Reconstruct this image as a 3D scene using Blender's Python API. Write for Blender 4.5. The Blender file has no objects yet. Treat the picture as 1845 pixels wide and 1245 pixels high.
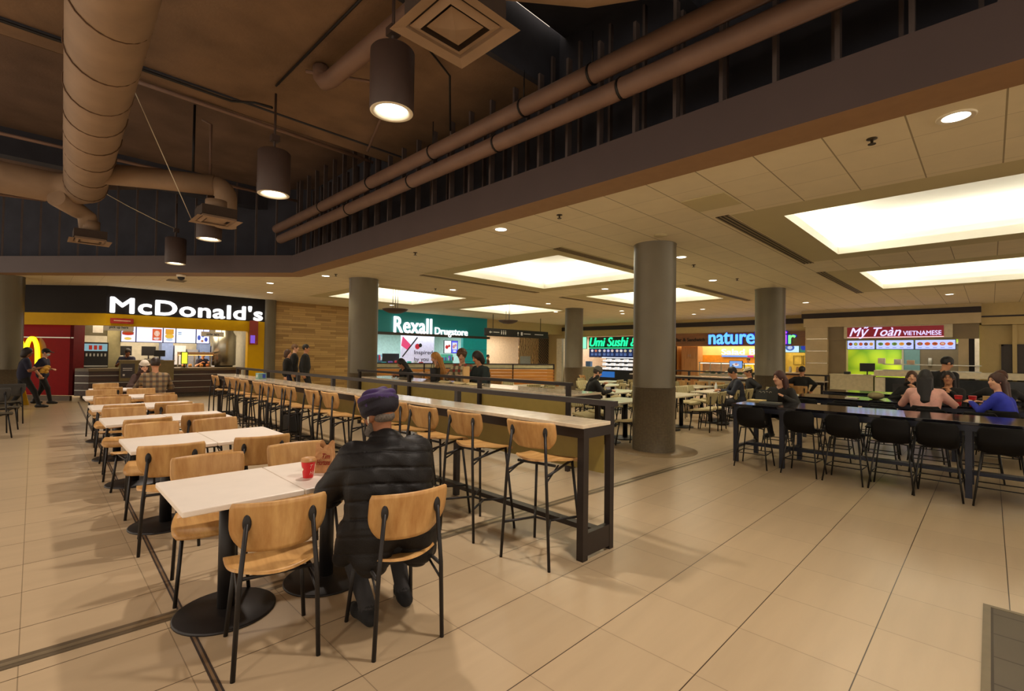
import bpy, bmesh, math, random
import numpy as np
from mathutils import Vector, Matrix
D = bpy.data; SC = bpy.context.scene; COL = SC.collection
random.seed(7); np.random.seed(7)
PI = math.pi; S = math.sqrt(.5)

# ------------------------------------------------------------------ materials
def lin(c):
    return tuple(((v/255)/12.92 if v/255 <= .04045 else ((v/255+.055)/1.055)**2.4) for v in c)
def nn(nt, t, **kw):
    n = nt.nodes.new(t)
    for k, v in kw.items(): setattr(n, k, v)
    return n
def base(name):
    m = D.materials.new(name); m.use_nodes = True; nt = m.node_tree
    return m, nt, nt.nodes['Principled BSDF']
MC = {}
def mat(name, c, rough=.5, metal=0, var=.1, scale=9, bump=0, bscale=80, emit=None, es=0, spec=.5, stretch=(1, 1, 1), alpha=1, trans=0, rand=False):
    if name in MC: return MC[name]
    m, nt, b = base(name); L = nt.links
    c = lin(c)
    tc = nn(nt, 'ShaderNodeTexCoord'); mp = nn(nt, 'ShaderNodeMapping'); mp.inputs['Scale'].default_value = stretch
    L.new(tc.outputs['Object'], mp.inputs['Vector'])
    if rand:
        oi = nn(nt, 'ShaderNodeObjectInfo'); mu = nn(nt, 'ShaderNodeMath', operation='MULTIPLY'); mu.inputs[1].default_value = 37
        L.new(oi.outputs['Random'], mu.inputs[0]); L.new(mu.outputs[0], mp.inputs['Location'])
    no = nn(nt, 'ShaderNodeTexNoise'); no.inputs['Scale'].default_value = scale; no.inputs['Detail'].default_value = 4
    L.new(mp.outputs[0], no.inputs['Vector'])
    r = nn(nt, 'ShaderNodeValToRGB'); e = r.color_ramp.elements
    e[0].position = .3; e[1].position = .7
    e[0].color = (*[v*(1-var) for v in c], 1); e[1].color = (*[min(1, v*(1+var)) for v in c], 1)
    L.new(no.outputs['Fac'], r.inputs[0]); L.new(r.outputs[0], b.inputs['Base Color'])
    b.inputs['Roughness'].default_value = rough; b.inputs['Metallic'].default_value = metal
    b.inputs['Specular IOR Level'].default_value = spec
    if bump:
        n2 = nn(nt, 'ShaderNodeTexNoise'); n2.inputs['Scale'].default_value = bscale; L.new(mp.outputs[0], n2.inputs['Vector'])
        bp = nn(nt, 'ShaderNodeBump'); bp.inputs['Strength'].default_value = bump; bp.inputs['Distance'].default_value = .01
        L.new(n2.outputs['Fac'], bp.inputs['Height']); L.new(bp.outputs[0], b.inputs['Normal'])
    if emit is not None:
        b.inputs['Emission Color'].default_value = (*lin(emit), 1); b.inputs['Emission Strength'].default_value = es
    if trans: b.inputs['Transmission Weight'].default_value = trans
    if alpha < 1: b.inputs['Alpha'].default_value = alpha
    MC[name] = m; return m
def glow(name, c, s=1.0):
    return mat('glow_'+name, (10, 10, 10), emit=c, es=s, var=0)
def wood(name, c, dark, axis=2, rough=.42, sc=1.0, gscale=14):
    """straight oak grain running along local axis"""
    if name in MC: return MC[name]
    m, nt, b = base(name); L = nt.links
    tc = nn(nt, 'ShaderNodeTexCoord'); mp = nn(nt, 'ShaderNodeMapping')
    st = [gscale*sc]*3; st[axis] = .9*sc; mp.inputs['Scale'].default_value = st
    oi = nn(nt, 'ShaderNodeObjectInfo'); mu = nn(nt, 'ShaderNodeMath', operation='MULTIPLY'); mu.inputs[1].default_value = 53
    L.new(oi.outputs['Random'], mu.inputs[0]); L.new(mu.outputs[0], mp.inputs['Location'])
    L.new(tc.outputs['Object'], mp.inputs['Vector'])
    no = nn(nt, 'ShaderNodeTexNoise'); no.inputs['Scale'].default_value = 1.3; no.inputs['Detail'].default_value = 5; no.inputs['Roughness'].default_value = .6
    L.new(mp.outputs[0], no.inputs['Vector'])
    r = nn(nt, 'ShaderNodeValToRGB'); e = r.color_ramp.elements
    e[0].position = .3; e[1].position = .68; e[0].color = (*lin(dark), 1); e[1].color = (*lin(c), 1)
    L.new(no.outputs['Fac'], r.inputs[0])
    hs = nn(nt, 'ShaderNodeHueSaturation'); mr = nn(nt, 'ShaderNodeMapRange')
    mr.inputs['To Min'].default_value = .88; mr.inputs['To Max'].default_value = 1.1
    L.new(oi.outputs['Random'], mr.inputs['Value']); L.new(mr.outputs[0], hs.inputs['Value'])
    L.new(r.outputs[0], hs.inputs['Color']); L.new(hs.outputs[0], b.inputs['Base Color'])
    b.inputs['Roughness'].default_value = rough
    MC[name] = m; return m
def grid_mat(name, c, grout, axes, size, off, gw, rough, var=.06, tilevar=.05, nscale=(1, 1, 1), nsc=2.5, bump=0, faint=None):
    """tiled surface: lines every size[i] along world axis axes[i] (0,1,2)"""
    m, nt, b = base(name); L = nt.links
    g = nn(nt, 'ShaderNodeNewGeometry'); sp = nn(nt, 'ShaderNodeSeparateXYZ'); L.new(g.outputs['Position'], sp.inputs[0])
    def M(op, a, bb=None, cc=None):
        n = nn(nt, 'ShaderNodeMath', operation=op)
        for i, v in enumerate((a, bb, cc)):
            if v is None: continue
            if isinstance(v, (int, float)): n.inputs[i].default_value = v
            else: L.new(v, n.inputs[i])
        return n.outputs[0]
    masks = []; cells = []
    for k in range(2):
        x = M('DIVIDE', M('SUBTRACT', sp.outputs[axes[k]], off[k]), size[k])
        cells.append(M('FLOOR', x))
        d = M('ABSOLUTE', M('SUBTRACT', M('FRACT', M('ADD', x, .5)), .5))
        mk = M('LESS_THAN', d, gw[k]/size[k]/2)
        if faint and faint[k] < 1: mk = M('MULTIPLY', mk, faint[k])
        masks.append(mk)
    msk = M('MAXIMUM', masks[0], masks[1])
    cv = nn(nt, 'ShaderNodeCombineXYZ'); L.new(cells[0], cv.inputs[0]); L.new(cells[1], cv.inputs[1])
    wn = nn(nt, 'ShaderNodeTexWhiteNoise'); L.new(cv.outputs[0], wn.inputs['Vector'])
    mp = nn(nt, 'ShaderNodeMapping'); mp.inputs['Scale'].default_value = nscale; L.new(g.outputs['Position'], mp.inputs['Vector'])
    no = nn(nt, 'ShaderNodeTexNoise'); no.inputs['Scale'].default_value = nsc; no.inputs['Detail'].default_value = 5; L.new(mp.outputs[0], no.inputs['Vector'])
    val = M('ADD', M('MULTIPLY', M('SUBTRACT', wn.outputs['Value'], .5), 2*tilevar), M('MULTIPLY', M('SUBTRACT', no.outputs['Fac'], .5), 4*var))
    val = M('ADD', val, 1)
    hs = nn(nt, 'ShaderNodeHueSaturation'); hs.inputs['Color'].default_value = (*lin(c), 1); L.new(val, hs.inputs['Value'])
    mx = nn(nt, 'ShaderNodeMix', data_type='RGBA'); L.new(msk, mx.inputs['Factor']); L.new(hs.outputs[0], mx.inputs[6]); mx.inputs[7].default_value = (*lin(grout), 1)
    L.new(mx.outputs[2], b.inputs['Base Color'])
    b.inputs['Roughness'].default_value = rough
    if bump:
        bp = nn(nt, 'ShaderNodeBump'); bp.inputs['Strength'].default_value = bump; bp.inputs['Distance'].default_value = .01; bp.invert = True
        L.new(msk, bp.inputs['Height']); L.new(bp.outputs[0], b.inputs['Normal'])
    return m
def stripe_mat(name, c1, c2, axis, per, rough=.8):
    m, nt, b = base(name); L = nt.links
    tc = nn(nt, 'ShaderNodeTexCoord'); sp = nn(nt, 'ShaderNodeSeparateXYZ'); L.new(tc.outputs['Object'], sp.inputs[0])
    a = nn(nt, 'ShaderNodeMath', operation='DIVIDE'); L.new(sp.outputs[axis], a.inputs[0]); a.inputs[1].default_value = per
    f = nn(nt, 'ShaderNodeMath', operation='FRACT'); L.new(a.outputs[0], f.inputs[0])
    r = nn(nt, 'ShaderNodeValToRGB'); e = r.color_ramp.elements; e[0].color = (*lin(c1), 1); e[1].color = (*lin(c2), 1); e[0].position = .45; e[1].position = .6
    L.new(f.outputs[0], r.inputs[0]); L.new(r.outputs[0], b.inputs['Base Color']); b.inputs['Roughness'].default_value = rough
    return m
def plaid_mat(name, c1, c2, c3, per=.09):
    m, nt, b = base(name); L = nt.links
    tc = nn(nt, 'ShaderNodeTexCoord'); sp = nn(nt, 'ShaderNodeSeparateXYZ'); L.new(tc.outputs['Object'], sp.inputs[0])
    fs = []
    for ax in (0, 2):
        a = nn(nt, 'ShaderNodeMath', operation='DIVIDE'); L.new(sp.outputs[ax], a.inputs[0]); a.inputs[1].default_value = per
        f = nn(nt, 'ShaderNodeMath', operation='FRACT'); L.new(a.outputs[0], f.inputs[0])
        g = nn(nt, 'ShaderNodeMath', operation='LESS_THAN'); L.new(f.outputs[0], g.inputs[0]); g.inputs[1].default_value = .45
        fs.append(g)
    s = nn(nt, 'ShaderNodeMath', operation='ADD'); L.new(fs[0].outputs[0], s.inputs[0]); L.new(fs[1].outputs[0], s.inputs[1])
    h = nn(nt, 'ShaderNodeMath', operation='MULTIPLY'); L.new(s.outputs[0], h.inputs[0]); h.inputs[1].default_value = .5
    r = nn(nt, 'ShaderNodeValToRGB'); e = r.color_ramp.elements; e[0].color = (*lin(c1), 1); e[1].color = (*lin(c3), 1)
    q = e.new(.5); q.color = (*lin(c2), 1)
    L.new(h.outputs[0], r.inputs[0]); L.new(r.outputs[0], b.inputs['Base Color']); b.inputs['Roughness'].default_value = .85
    return m

# ------------------------------------------------------------------ mesh builder
class MB:
    def __init__(s): s.v = []; s.f = []; s.m = []; s.sm = []
    def add(s, vs, fs, m=0, smooth=False):
        o = len(s.v); s.v += [tuple(v) for v in vs]
        for f in fs: s.f.append([i+o for i in f]); s.m.append(m); s.sm.append(smooth)
        return s
    def box(s, x0, x1, y0, y1, z0, z1, m=0, bev=0):
        if bev:
            bm = bmesh.new(); bmesh.ops.create_cube(bm, size=1)
            for v in bm.verts: v.co = ((x0+x1)/2+v.co.x*(x1-x0), (y0+y1)/2+v.co.y*(y1-y0), (z0+z1)/2+v.co.z*(z1-z0))
            bmesh.ops.bevel(bm, geom=list(bm.edges), offset=bev, segments=2, affect='EDGES', profile=.5)
            bm.verts.index_update()
            s.add([v.co[:] for v in bm.verts], [[v.index for v in f.verts] for f in bm.faces], m); bm.free(); return s
        vs = [(x, y, z) for z in (z0, z1) for y in (y0, y1) for x in (x0, x1)]
        return s.add(vs, [(0, 2, 3, 1), (4, 5, 7, 6), (0, 1, 5, 4), (2, 6, 7, 3), (0, 4, 6, 2), (1, 3, 7, 5)], m)
    def quad(s, a, b, c, d, m=0): return s.add([a, b, c, d], [(0, 1, 2, 3)], m)
    def tube(s, pts, r, n=8, m=0, caps=True):
        pts = [Vector(p) for p in pts]; N = len(pts)
        rs = r if isinstance(r, (list, tuple)) else [r]*N
        vs = []; t0 = (pts[1]-pts[0]).normalized()
        a = t0.orthogonal().normalized(); prev = t0
        for i in range(N):
            t = (pts[min(i+1, N-1)]-pts[max(i-1, 0)]).normalized()
            q = prev.rotation_difference(t); a = (q @ a).normalized(); prev = t
            b = t.cross(a)
            for k in range(n):
                w = 2*PI*k/n; vs.append(pts[i]+(a*math.cos(w)+b*math.sin(w))*rs[i])
        fs = [(i*n+k, i*n+(k+1) % n, (i+1)*n+(k+1) % n, (i+1)*n+k) for i in range(N-1) for k in range(n)]
        s.add(vs, fs, m, True)
        if caps:
            o = len(s.v)-len(vs)
            for f in ([o+k for k in range(n)][::-1], [o+(N-1)*n+k for k in range(n)]): s.f.append(f); s.m.append(m); s.sm.append(False)
        return s
    def lathe(s, prof, n=24, c=(0, 0, 0), m=0, smooth=True, caps=True):
        vs = []
        for r, z in prof:
            for k in range(n): w = 2*PI*k/n; vs.append((c[0]+r*math.cos(w), c[1]+r*math.sin(w), c[2]+z))
        N = len(prof)
        fs = [(i*n+k, i*n+(k+1) % n, (i+1)*n+(k+1) % n, (i+1)*n+k) for i in range(N-1) for k in range(n)]
        s.add(vs, fs, m, smooth)
        if caps:
            o = len(s.v)-len(vs)
            for f in ([o+k for k in range(n)][::-1], [o+(N-1)*n+k for k in range(n)]): s.f.append(f); s.m.append(m); s.sm.append(False)
        return s
    def sheet(s, fn, nu, nv, th, m=0):
        """double-sided sheet of thickness th from fn(u,v), u,v in 0..1"""
        P = np.array([[fn(i/nu, j/nv) for i in range(nu+1)] for j in range(nv+1)], float)
        du = np.gradient(P, axis=1); dv = np.gradient(P, axis=0)
        nrm = np.cross(du, dv); nrm /= np.linalg.norm(nrm, axis=2, keepdims=True)+1e-12
        A = (P+nrm*th/2).reshape(-1, 3); B = (P-nrm*th/2).reshape(-1, 3); W = nu+1; K = len(A)
        vs = [tuple(v) for v in A]+[tuple(v) for v in B]; fs = []
        for j in range(nv):
            for i in range(nu):
                a = j*W+i; fs.append((a, a+1, a+W+1, a+W)); fs.append((K+a, K+a+W, K+a+W+1, K+a+1))
        s.add(vs, fs, m, True); o = len(s.v)-len(vs)
        rim = [i for i in range(W)]+[j*W+nu for j in range(1, nv+1)]+[nv*W+i for i in range(nu-1, -1, -1)]+[j*W for j in range(nv-1, 0, -1)]
        for k in range(len(rim)):
            a, b = rim[k], rim[(k+1) % len(rim)]
            s.f.append([o+b, o+a, o+K+a, o+K+b]); s.m.append(m); s.sm.append(False)
        return s
    def prism(s, poly, z0, z1, m=0):
        n = len(poly); vs = [(x, y, z0) for x, y in poly]+[(x, y, z1) for x, y in poly]
        return s.add(vs, [list(range(n))[::-1], [n+i for i in range(n)]]+[(i, (i+1) % n, n+(i+1) % n, n+i) for i in range(n)], m)
    def ell(s, c, r, m=0, n=14, k=9, rot=None):
        vs = []
        for j in range(k+1):
            a = PI*j/k
            for i in range(n):
                w = 2*PI*i/n; v = Vector((r[0]*math.sin(a)*math.cos(w), r[1]*math.sin(a)*math.sin(w), r[2]*math.cos(a)))
                if rot is not None: v = rot @ v
                vs.append((c[0]+v.x, c[1]+v.y, c[2]+v.z))
        return s.add(vs, [(j*n+i, (j+1)*n+i, (j+1)*n+(i+1) % n, j*n+(i+1) % n) for j in range(k) for i in range(n)], m, True)
    def disc(s, o, ux, uy, cx, cy, r, m=0, n=10, ry=None):
        """flat disc on a plane with origin o and axes ux, uy"""
        o, ux, uy = Vector(o), Vector(ux), Vector(uy); ry = ry or r
        return s.add([o+ux*(cx+r*math.cos(2*PI*k/n))+uy*(cy+ry*math.sin(2*PI*k/n)) for k in range(n)], [list(range(n))], m)
    def xf(s, M):
        s.v = [tuple(M @ Vector(v)) for v in s.v]; return s
    def build(s, name, mats, parent=None, loc=None):
        me = D.meshes.new(name); me.from_pydata(s.v, [], s.f); me.update()
        for x in (mats if isinstance(mats, (list, tuple)) else [mats]): me.materials.append(x)
        me.polygons.foreach_set('material_index', s.m); me.polygons.foreach_set('use_smooth', s.sm)
        bm = bmesh.new(); bm.from_mesh(me); bmesh.ops.recalc_face_normals(bm, faces=bm.faces); bm.to_mesh(me); bm.free()
        return link(name, me, parent, loc)
def link(name, me, parent=None, loc=None):
    o = D.objects.new(name, me); COL.objects.link(o)
    if parent is not None: o.parent = parent
    if loc is not None: o.location = loc
    return o
def tag(o, label, cat, group=None):
    o['label'] = label; o['category'] = cat
    if group: o['group'] = group
    return o
def thing(name, label, cat, loc=(0, 0, 0), rz=0, group=None):
    o = D.objects.new(name, None); COL.objects.link(o); o.location = loc; o.rotation_euler = (0, 0, rz); o.empty_display_size = .1
    return tag(o, label, cat, group)
def struct(name, mb, mats):
    o = mb.build(name, mats); o['kind'] = 'structure'; return o
def dup(root, loc, rz, label, group=None):
    r = root.copy(); COL.objects.link(r); r.location = loc; r.rotation_euler = (0, 0, rz); r['label'] = label
    if group: r['group'] = group
    for ch in list(root.children):
        c = ch.copy(); COL.objects.link(c); c.parent = r
        for g in list(ch.children):
            d = g.copy(); COL.objects.link(d); d.parent = c
    return r
class Proto:
    """first use moves the original, later uses copy it"""
    def __init__(s, root): s.root = root; s.used = False
    def put(s, loc, rz, label, group=None):
        if not s.used:
            s.used = True; r = s.root; r.location = loc; r.rotation_euler = (0, 0, rz); r['label'] = label
            if group: r['group'] = group
            return r
        return dup(s.root, loc, rz, label, group)
def text_mb(s, w, h, depth=.02, offset=0, shear=0, spacing=1.0, m=0):
    """lettering w x h metres, lower-left at origin in the XZ plane, facing -Y"""
    c = D.curves.new('lettering', 'FONT'); c.body = s; c.size = 1; c.extrude = .02; c.shear = shear; c.space_character = spacing; c.resolution_u = 4
    o = D.objects.new('lettering', c); COL.objects.link(o)
    me = D.meshes.new_from_object(o.evaluated_get(bpy.context.evaluated_depsgraph_get()))
    vs = np.array([v.co[:] for v in me.vertices]); fs = [list(p.vertices) for p in me.polygons]
    D.objects.remove(o); D.meshes.remove(me); D.curves.remove(c)
    lo, hi = vs.min(0), vs.max(0)
    vs = (vs-lo)/(hi-lo+1e-9)
    mb = MB(); sh = [(0, 0)]
    if offset: e = offset*h; sh = [(e*math.cos(2*PI*i/8), e*math.sin(2*PI*i/8)) for i in range(8)]   # heavier weight: copies of the face around a small circle
    for i, (dx, dz) in enumerate(sh): mb.add([(v[0]*w+dx, -v[2]*depth-i*.0001, v[1]*h+dz) for v in vs], fs, m)
    return mb
WALLQ = lambda x, y, z: Matrix.Translation((x, y, z))                              # wall facing -q: text runs along +p
WALLP = lambda x, y, z: Matrix.Translation((x, y, z)) @ Matrix.Rotation(-PI/2, 4, 'Z')   # wall facing -p: text runs along -q
WALLD = lambda x, y, z: Matrix.Translation((x, y, z)) @ Matrix.Rotation(-PI/4, 4, 'Z')   # 45 degree wall
ORD = ['first', 'second', 'third', 'fourth', 'fifth', 'sixth', 'seventh', 'eighth', 'ninth', 'tenth', 'eleventh', 'twelfth', 'thirteenth', 'fourteenth', 'fifteenth', 'sixteenth', 'seventeenth', 'eighteenth', 'nineteenth', 'twentieth']

# ------------------------------------------------------------------ camera
H = 1.55; TH = math.atan(17.5/862); RHO = .0139
fw = Vector((S*math.cos(TH), S*math.cos(TH), math.sin(TH))); r0 = Vector((S, -S, 0)); u0 = r0.cross(fw)
Rr = r0*math.cos(RHO)+u0*math.sin(RHO); Uu = -r0*math.sin(RHO)+u0*math.cos(RHO)
cam = D.cameras.new('camera'); camo = D.objects.new('camera', cam); COL.objects.link(camo)
camo.matrix_world = Matrix(((Rr.x, Uu.x, -fw.x, 0), (Rr.y, Uu.y, -fw.y, 0), (Rr.z, Uu.z, -fw.z, H), (0, 0, 0, 1)))
cam.sensor_width = 36; cam.sensor_fit = 'HORIZONTAL'; cam.lens = 36*862/1845; cam.clip_start = .05; cam.clip_end = 200
SC.camera = camo
SC.view_settings.view_transform = 'Standard'; SC.view_settings.look = 'None'; SC.view_settings.exposure = .25
cy = SC.cycles; cy.use_denoising = True; cy.max_bounces = 6; cy.diffuse_bounces = 4; cy.glossy_bounces = 3; cy.transmission_bounces = 4; cy.transparent_max_bounces = 6
cy.sample_clamp_indirect = 4; cy.caustics_reflective = False; cy.caustics_refractive = False
W = D.worlds.new('world'); SC.world = W; W.use_nodes = True
W.node_tree.nodes['Background'].inputs[0].default_value = (*lin((255, 236, 214)), 1); W.node_tree.nodes['Background'].inputs[1].default_value = 1.3
LS = .95
def light(kind, loc, energy, color=(255, 228, 195), size=.1, aim=None, spot=None, blend=.5, sy=None):
    l = D.lights.new('lamp_light', kind); l.energy = energy*LS; l.color = lin(color)
    if kind == 'AREA':
        l.shape = 'RECTANGLE' if sy else 'SQUARE'; l.size = size
        if sy: l.size_y = sy
    else: l.shadow_soft_size = size
    if spot: l.spot_size = math.radians(spot); l.spot_blend = blend
    o = D.objects.new('lamp_light', l); COL.objects.link(o); o.location = loc
    d = Vector(aim if aim else (0, 0, -1)); o.rotation_euler = d.to_track_quat('-Z', 'Y').to_euler()
    return o
# ------------------------------------------------------------------ palette
M_STEEL = mat('dark_bronze_steel', (40, 32, 28), rough=.4, metal=.3, var=.12)
M_BLACK = mat('black_metal', (26, 23, 22), rough=.45, metal=.2, var=.15)
M_BLKPL = mat('black_plastic', (22, 21, 21), rough=.45, var=.15)
M_OAK = wood('oak_veneer', (206, 164, 104), (170, 122, 66), axis=2)
M_OAKS = wood('oak_veneer_seat', (212, 168, 104), (174, 126, 68), axis=1)
M_WHITE = mat('white_laminate', (238, 228, 214), rough=.35, var=.02)
M_UNDER = mat('table_edge', (150, 118, 96), rough=.6, var=.05)
M_OLIVE = mat('olive_panel', (150, 132, 66), rough=.35, var=.06)
M_CREAM = mat('cream_wall_paint', (196, 176, 124), rough=.7, var=.03)
M_BEIGE = mat('beige_stone', (190, 172, 132), rough=.45, var=.08, scale=3)
M_COL = mat('column_paint', (110, 103, 84), rough=.33, metal=.25, var=.05, scale=3)
M_DARKBAND = mat('dark_band', (44, 36, 38), rough=.6, var=.08)
M_TILE = grid_mat('floor_tile', (176, 155, 124), (58, 44, 28), (0, 1), (.585, .555), (2.91, .475), (.0045, .0055), .3, var=.06, tilevar=.05, nscale=(.5, 4, 1), nsc=2.2, faint=(.5, 1))
M_CEIL = grid_mat('ceiling_tile', (232, 220, 188), (134, 118, 84), (0, 1), (.57, .555), (5.25, .46), (.008, .012), .8, var=.03, tilevar=.025, nsc=5, faint=(.45, .8))
M_CEILP = mat('ceiling_plain', (204, 192, 148), rough=.75, var=.02, scale=2)
M_COVE = mat('cove_white', (246, 243, 230), rough=.8, var=.01)
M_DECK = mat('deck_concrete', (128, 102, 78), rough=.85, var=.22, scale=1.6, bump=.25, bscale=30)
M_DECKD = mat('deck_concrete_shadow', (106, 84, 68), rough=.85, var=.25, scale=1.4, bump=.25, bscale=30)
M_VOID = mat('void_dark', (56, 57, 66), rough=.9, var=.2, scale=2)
M_BEAM = mat('beam_paint', (80, 66, 64), rough=.6, var=.06, scale=2)
M_DUCT = mat('duct_wrap', (150, 124, 98), rough=.7, var=.12, scale=3, bump=.2, bscale=14)
M_PIPE = mat('painted_pipe', (130, 102, 86), rough=.55, var=.1, scale=4)
M_LAMPH = mat('pendant_housing', (74, 58, 52), rough=.55, var=.06)
M_TRIMW = mat('white_trim', (236, 228, 205), rough=.5, var=.02)
M_SPOT = glow('lamp_lens', (255, 244, 226), 9)
M_SPOT2 = glow('downlight_lens', (255, 246, 226), 7)
M_BRONZE = mat('sprinkler_bronze', (70, 60, 45), rough=.4, metal=.6)
M_STAIN = mat('stainless', (170, 168, 156), rough=.28, metal=.9, var=.06)

# ------------------------------------------------------------------ floor
struct('floor', MB().box(-9, 27, -9, 28, -.1, 0), M_TILE)
# expansion strips let into the floor
sx = MB(); L0, L1 = Vector((-6, 3.67, 0)), Vector((9.2, 3.03, 0)); n = Vector((-(L1-L0).y, (L1-L0).x, 0)).normalized()
for a, b, z, k in ((-.055, -.018, .0025, 0), (-.018, .018, .0035, 1), (.018, .055, .0025, 0)):
    sx.add([L0+n*a+Vector((0, 0, z)), L1+n*a+Vector((0, 0, z)), L1+n*b+Vector((0, 0, z)), L0+n*b+Vector((0, 0, z))], [(0, 1, 2, 3)], k)
struct('trim_1', sx, [mat('strip_grey', (120, 106, 84), rough=.4, metal=.5), mat('strip_bright', (176, 160, 130), rough=.3, metal=.7)])
sx = MB()
for a, b, k in ((-.016, -.006, 0), (-.006, .006, 1), (.006, .016, 0)):
    pts = [(.55+a, -2), (.55+b, -2), (.97+b, 19.0), (.97+a, 19.0)]
    sx.add([(p, q, .002) for p, q in pts], [(0, 1, 2, 3)], k)
struct('trim_2', sx, [mat('gap_dark', (44, 32, 22), rough=.8), mat('gap_light', (110, 86, 58), rough=.6)])
# recessed entrance mat with a metal frame
t = thing('floor_mat', 'grey brown entrance mat set in a metal frame in the tiled floor', 'mat', (3.5, -1.2, 0))
MB().box(-1.0, .795, -1.2, 1.205, .001, .006).build('mat_surface', grid_mat('mat_weave', (84, 76, 60), (62, 54, 42), (0, 1), (.3, .34), (0, 0), (.012, .012), .8, var=.1), t)
f = MB()
for x0, x1, y0, y1 in ((-1.0, .83, 1.205, 1.24), (.795, .83, -1.2, 1.205)): f.box(x0, x1, y0, y1, .001, .008)
f.build('mat_frame', mat('mat_metal', (112, 98, 74), rough=.4, metal=.5), t)

# ------------------------------------------------------------------ lower ceiling with lit recesses
CZ = 3.45
COVES = [(7.0, 10.2, -1.6, 1.93), (12.6, 15.9, -1.6, 2.0), (6.95, 10.2, 5.75, 8.95), (12.4, 15.5, 6.0, 9.1), (7.0, 10.3, 12.5, 15.8), (12.6, 15.7, 12.7, 15.8)]
BND = .5
ps = sorted({4.7, 27.0} | {v for c in COVES for v in (c[0], c[1], c[0]-BND, c[1]+BND)})
qs = sorted({-9.0, 28.0} | {v for c in COVES for v in (c[2], c[3], c[2]-BND, c[3]+BND)})
cm = MB()
for i in range(len(ps)-1):
    for j in range(len(qs)-1):
        x, y = (ps[i]+ps[i+1])/2, (qs[j]+qs[j+1])/2
        if any(c[0] < x < c[1] and c[2] < y < c[3] for c in COVES): continue
        b = any(c[0]-BND < x < c[1]+BND and c[2]-BND < y < c[3]+BND for c in COVES)
        cm.quad((ps[i], qs[j], CZ), (ps[i], qs[j+1], CZ), (ps[i+1], qs[j+1], CZ), (ps[i+1], qs[j], CZ), 1 if b else 0)
cm.add([(4.7, 12.2, CZ), (-4.2, 22.0, CZ), (-4.2, 28, CZ), (4.7, 28, CZ)], [(0, 1, 2, 3)], 0)
struct('ceiling', cm, [M_CEIL, M_CEILP])
for k, (a, b, c, d) in enumerate(COVES):
    m = MB(); z1, z2, w = CZ+.13, CZ+.56, .28
    for (x0, y0, x1, y1) in ((a, c, b, c), (b, c, b, d), (b, d, a, d), (a, d, a, c)): m.quad((x0, y0, CZ), (x1, y1, CZ), (x1, y1, z1), (x0, y0, z1))
    A, B, C_, D_ = a-w, b+w, c-w, d+w
    for q in (((A, C_), (B, C_), (b, c), (a, c)), ((B, C_), (B, D_), (b, d), (b, c)), ((B, D_), (A, D_), (a, d), (b, d)), ((A, D_), (A, C_), (a, c), (a, d))):
        m.add([(x, y, z1) for x, y in q], [(0, 1, 2, 3)])
    for (x0, y0, x1, y1) in ((A, C_, B, C_), (B, C_, B, D_), (B, D_, A, D_), (A, D_, A, C_)): m.quad((x0, y0, z1), (x1, y1, z1), (x1, y1, z2), (x0, y0, z2))
    m.add([(A, C_, z2), (B, C_, z2), (B, D_, z2), (A, D_, z2)], [(0, 1, 2, 3)])
    struct('ceiling_recess', m, M_COVE)
    P = 20; e = z1+.05
    col = (255, 250, 236)
    light('AREA', ((a+b)/2, c-w*.55, e), P, col, b-a+.3, (0, .75, 1), sy=.12); light('AREA', ((a+b)/2, d+w*.55, e), P, col, b-a+.3, (0, -.75, 1), sy=.12)
    for xx, sg in ((a-w*.55, 1), (b+w*.55, -1)):
        o = light('AREA', (xx, (c+d)/2, e), P, col, .12, (sg*.75, 0, 1), sy=d-c+.3)
        if abs((o.matrix_basis.to_3x3() @ Vector((1, 0, 0))).y) > .5: o.data.size, o.data.size_y = d-c+.3, .12
SLOTS = [(6.46, 10.8, 2.53), (12.05, 16.5, 2.6), (6.48, 10.7, 5.4), (12.1, 16.6, 5.6), (6.54, 10.7, 9.65), (12.0, 16.6, 9.8)]
SLN = ['beside the large lit recess close to the beam', 'beside the second lit recess towards the noodle shop', 'between the big column and the middle lit recess', 'behind the big column and before the salad shop', 'on the far side of the middle lit recess', 'on the far side of the recess before the sushi shop']
for (a, b, q), s_ in zip(SLOTS, SLN):
    t = thing('linear_air_diffuser', 'dark slotted linear diffuser '+s_, 'air vent', ((a+b)/2, q, CZ), 0, 'linear diffusers in the tiled ceiling')
    l = (b-a)/2
    MB().box(-l, l, -.08, .08, -.004, -.001).build('slot_back', mat('slot_dark', (46, 36, 24), rough=.7), t)
    f = MB()
    for y in (-.08, -.03, .025, .075): f.box(-l, l, y-.008, y+.008, -.012, 0)
    f.build('slot_frame', mat('slot_frame', (140, 122, 84), rough=.5), t)
DL = [(5.02, .18), (4.95, 5.22), (8.61, 4.12), (5.07, 11.62), (4.58, 14.06), (5.31, 16.31), (8.67, 11.16), (9.9, 16.6), (13.23, 11.39), (11.3, 7.64), (11.70, 4.79), (17.17, 10.78), (18.3, 11.44), (15.9, 13.26), (18.23, 4.36), (18.3, .81), (18.42, 7.93), (20.31, 9.13)]
DLN = ['nearest the camera by the dark beam', 'by the beam before the middle lit recess', 'between the big column and the one behind it', 'by the corner of the dark beam', 'over the far end of the oak stool bar', 'in front of the burger shop pier', 'before the recess with the dark bowl pendant', 'over the drugstore entrance', 'before the far bowl pendant', 'between the two middle recesses', 'just behind the big column', 'before the sushi shop sign', 'close to the sushi shop bulkhead', 'by the corridor sign', 'in front of the pier of the noodle shop', 'over the noodle shop sign', 'before the salad bar sign', 'close over the blue letters of the salad shop']
t = thing('recessed_downlight', 'round recessed downlight', 'ceiling light')
MB().lathe([(.085, -.004), (.115, -.012), (.122, -.006), (.122, 0)], 28, caps=False).build('trim_ring', M_TRIMW, t)
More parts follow.
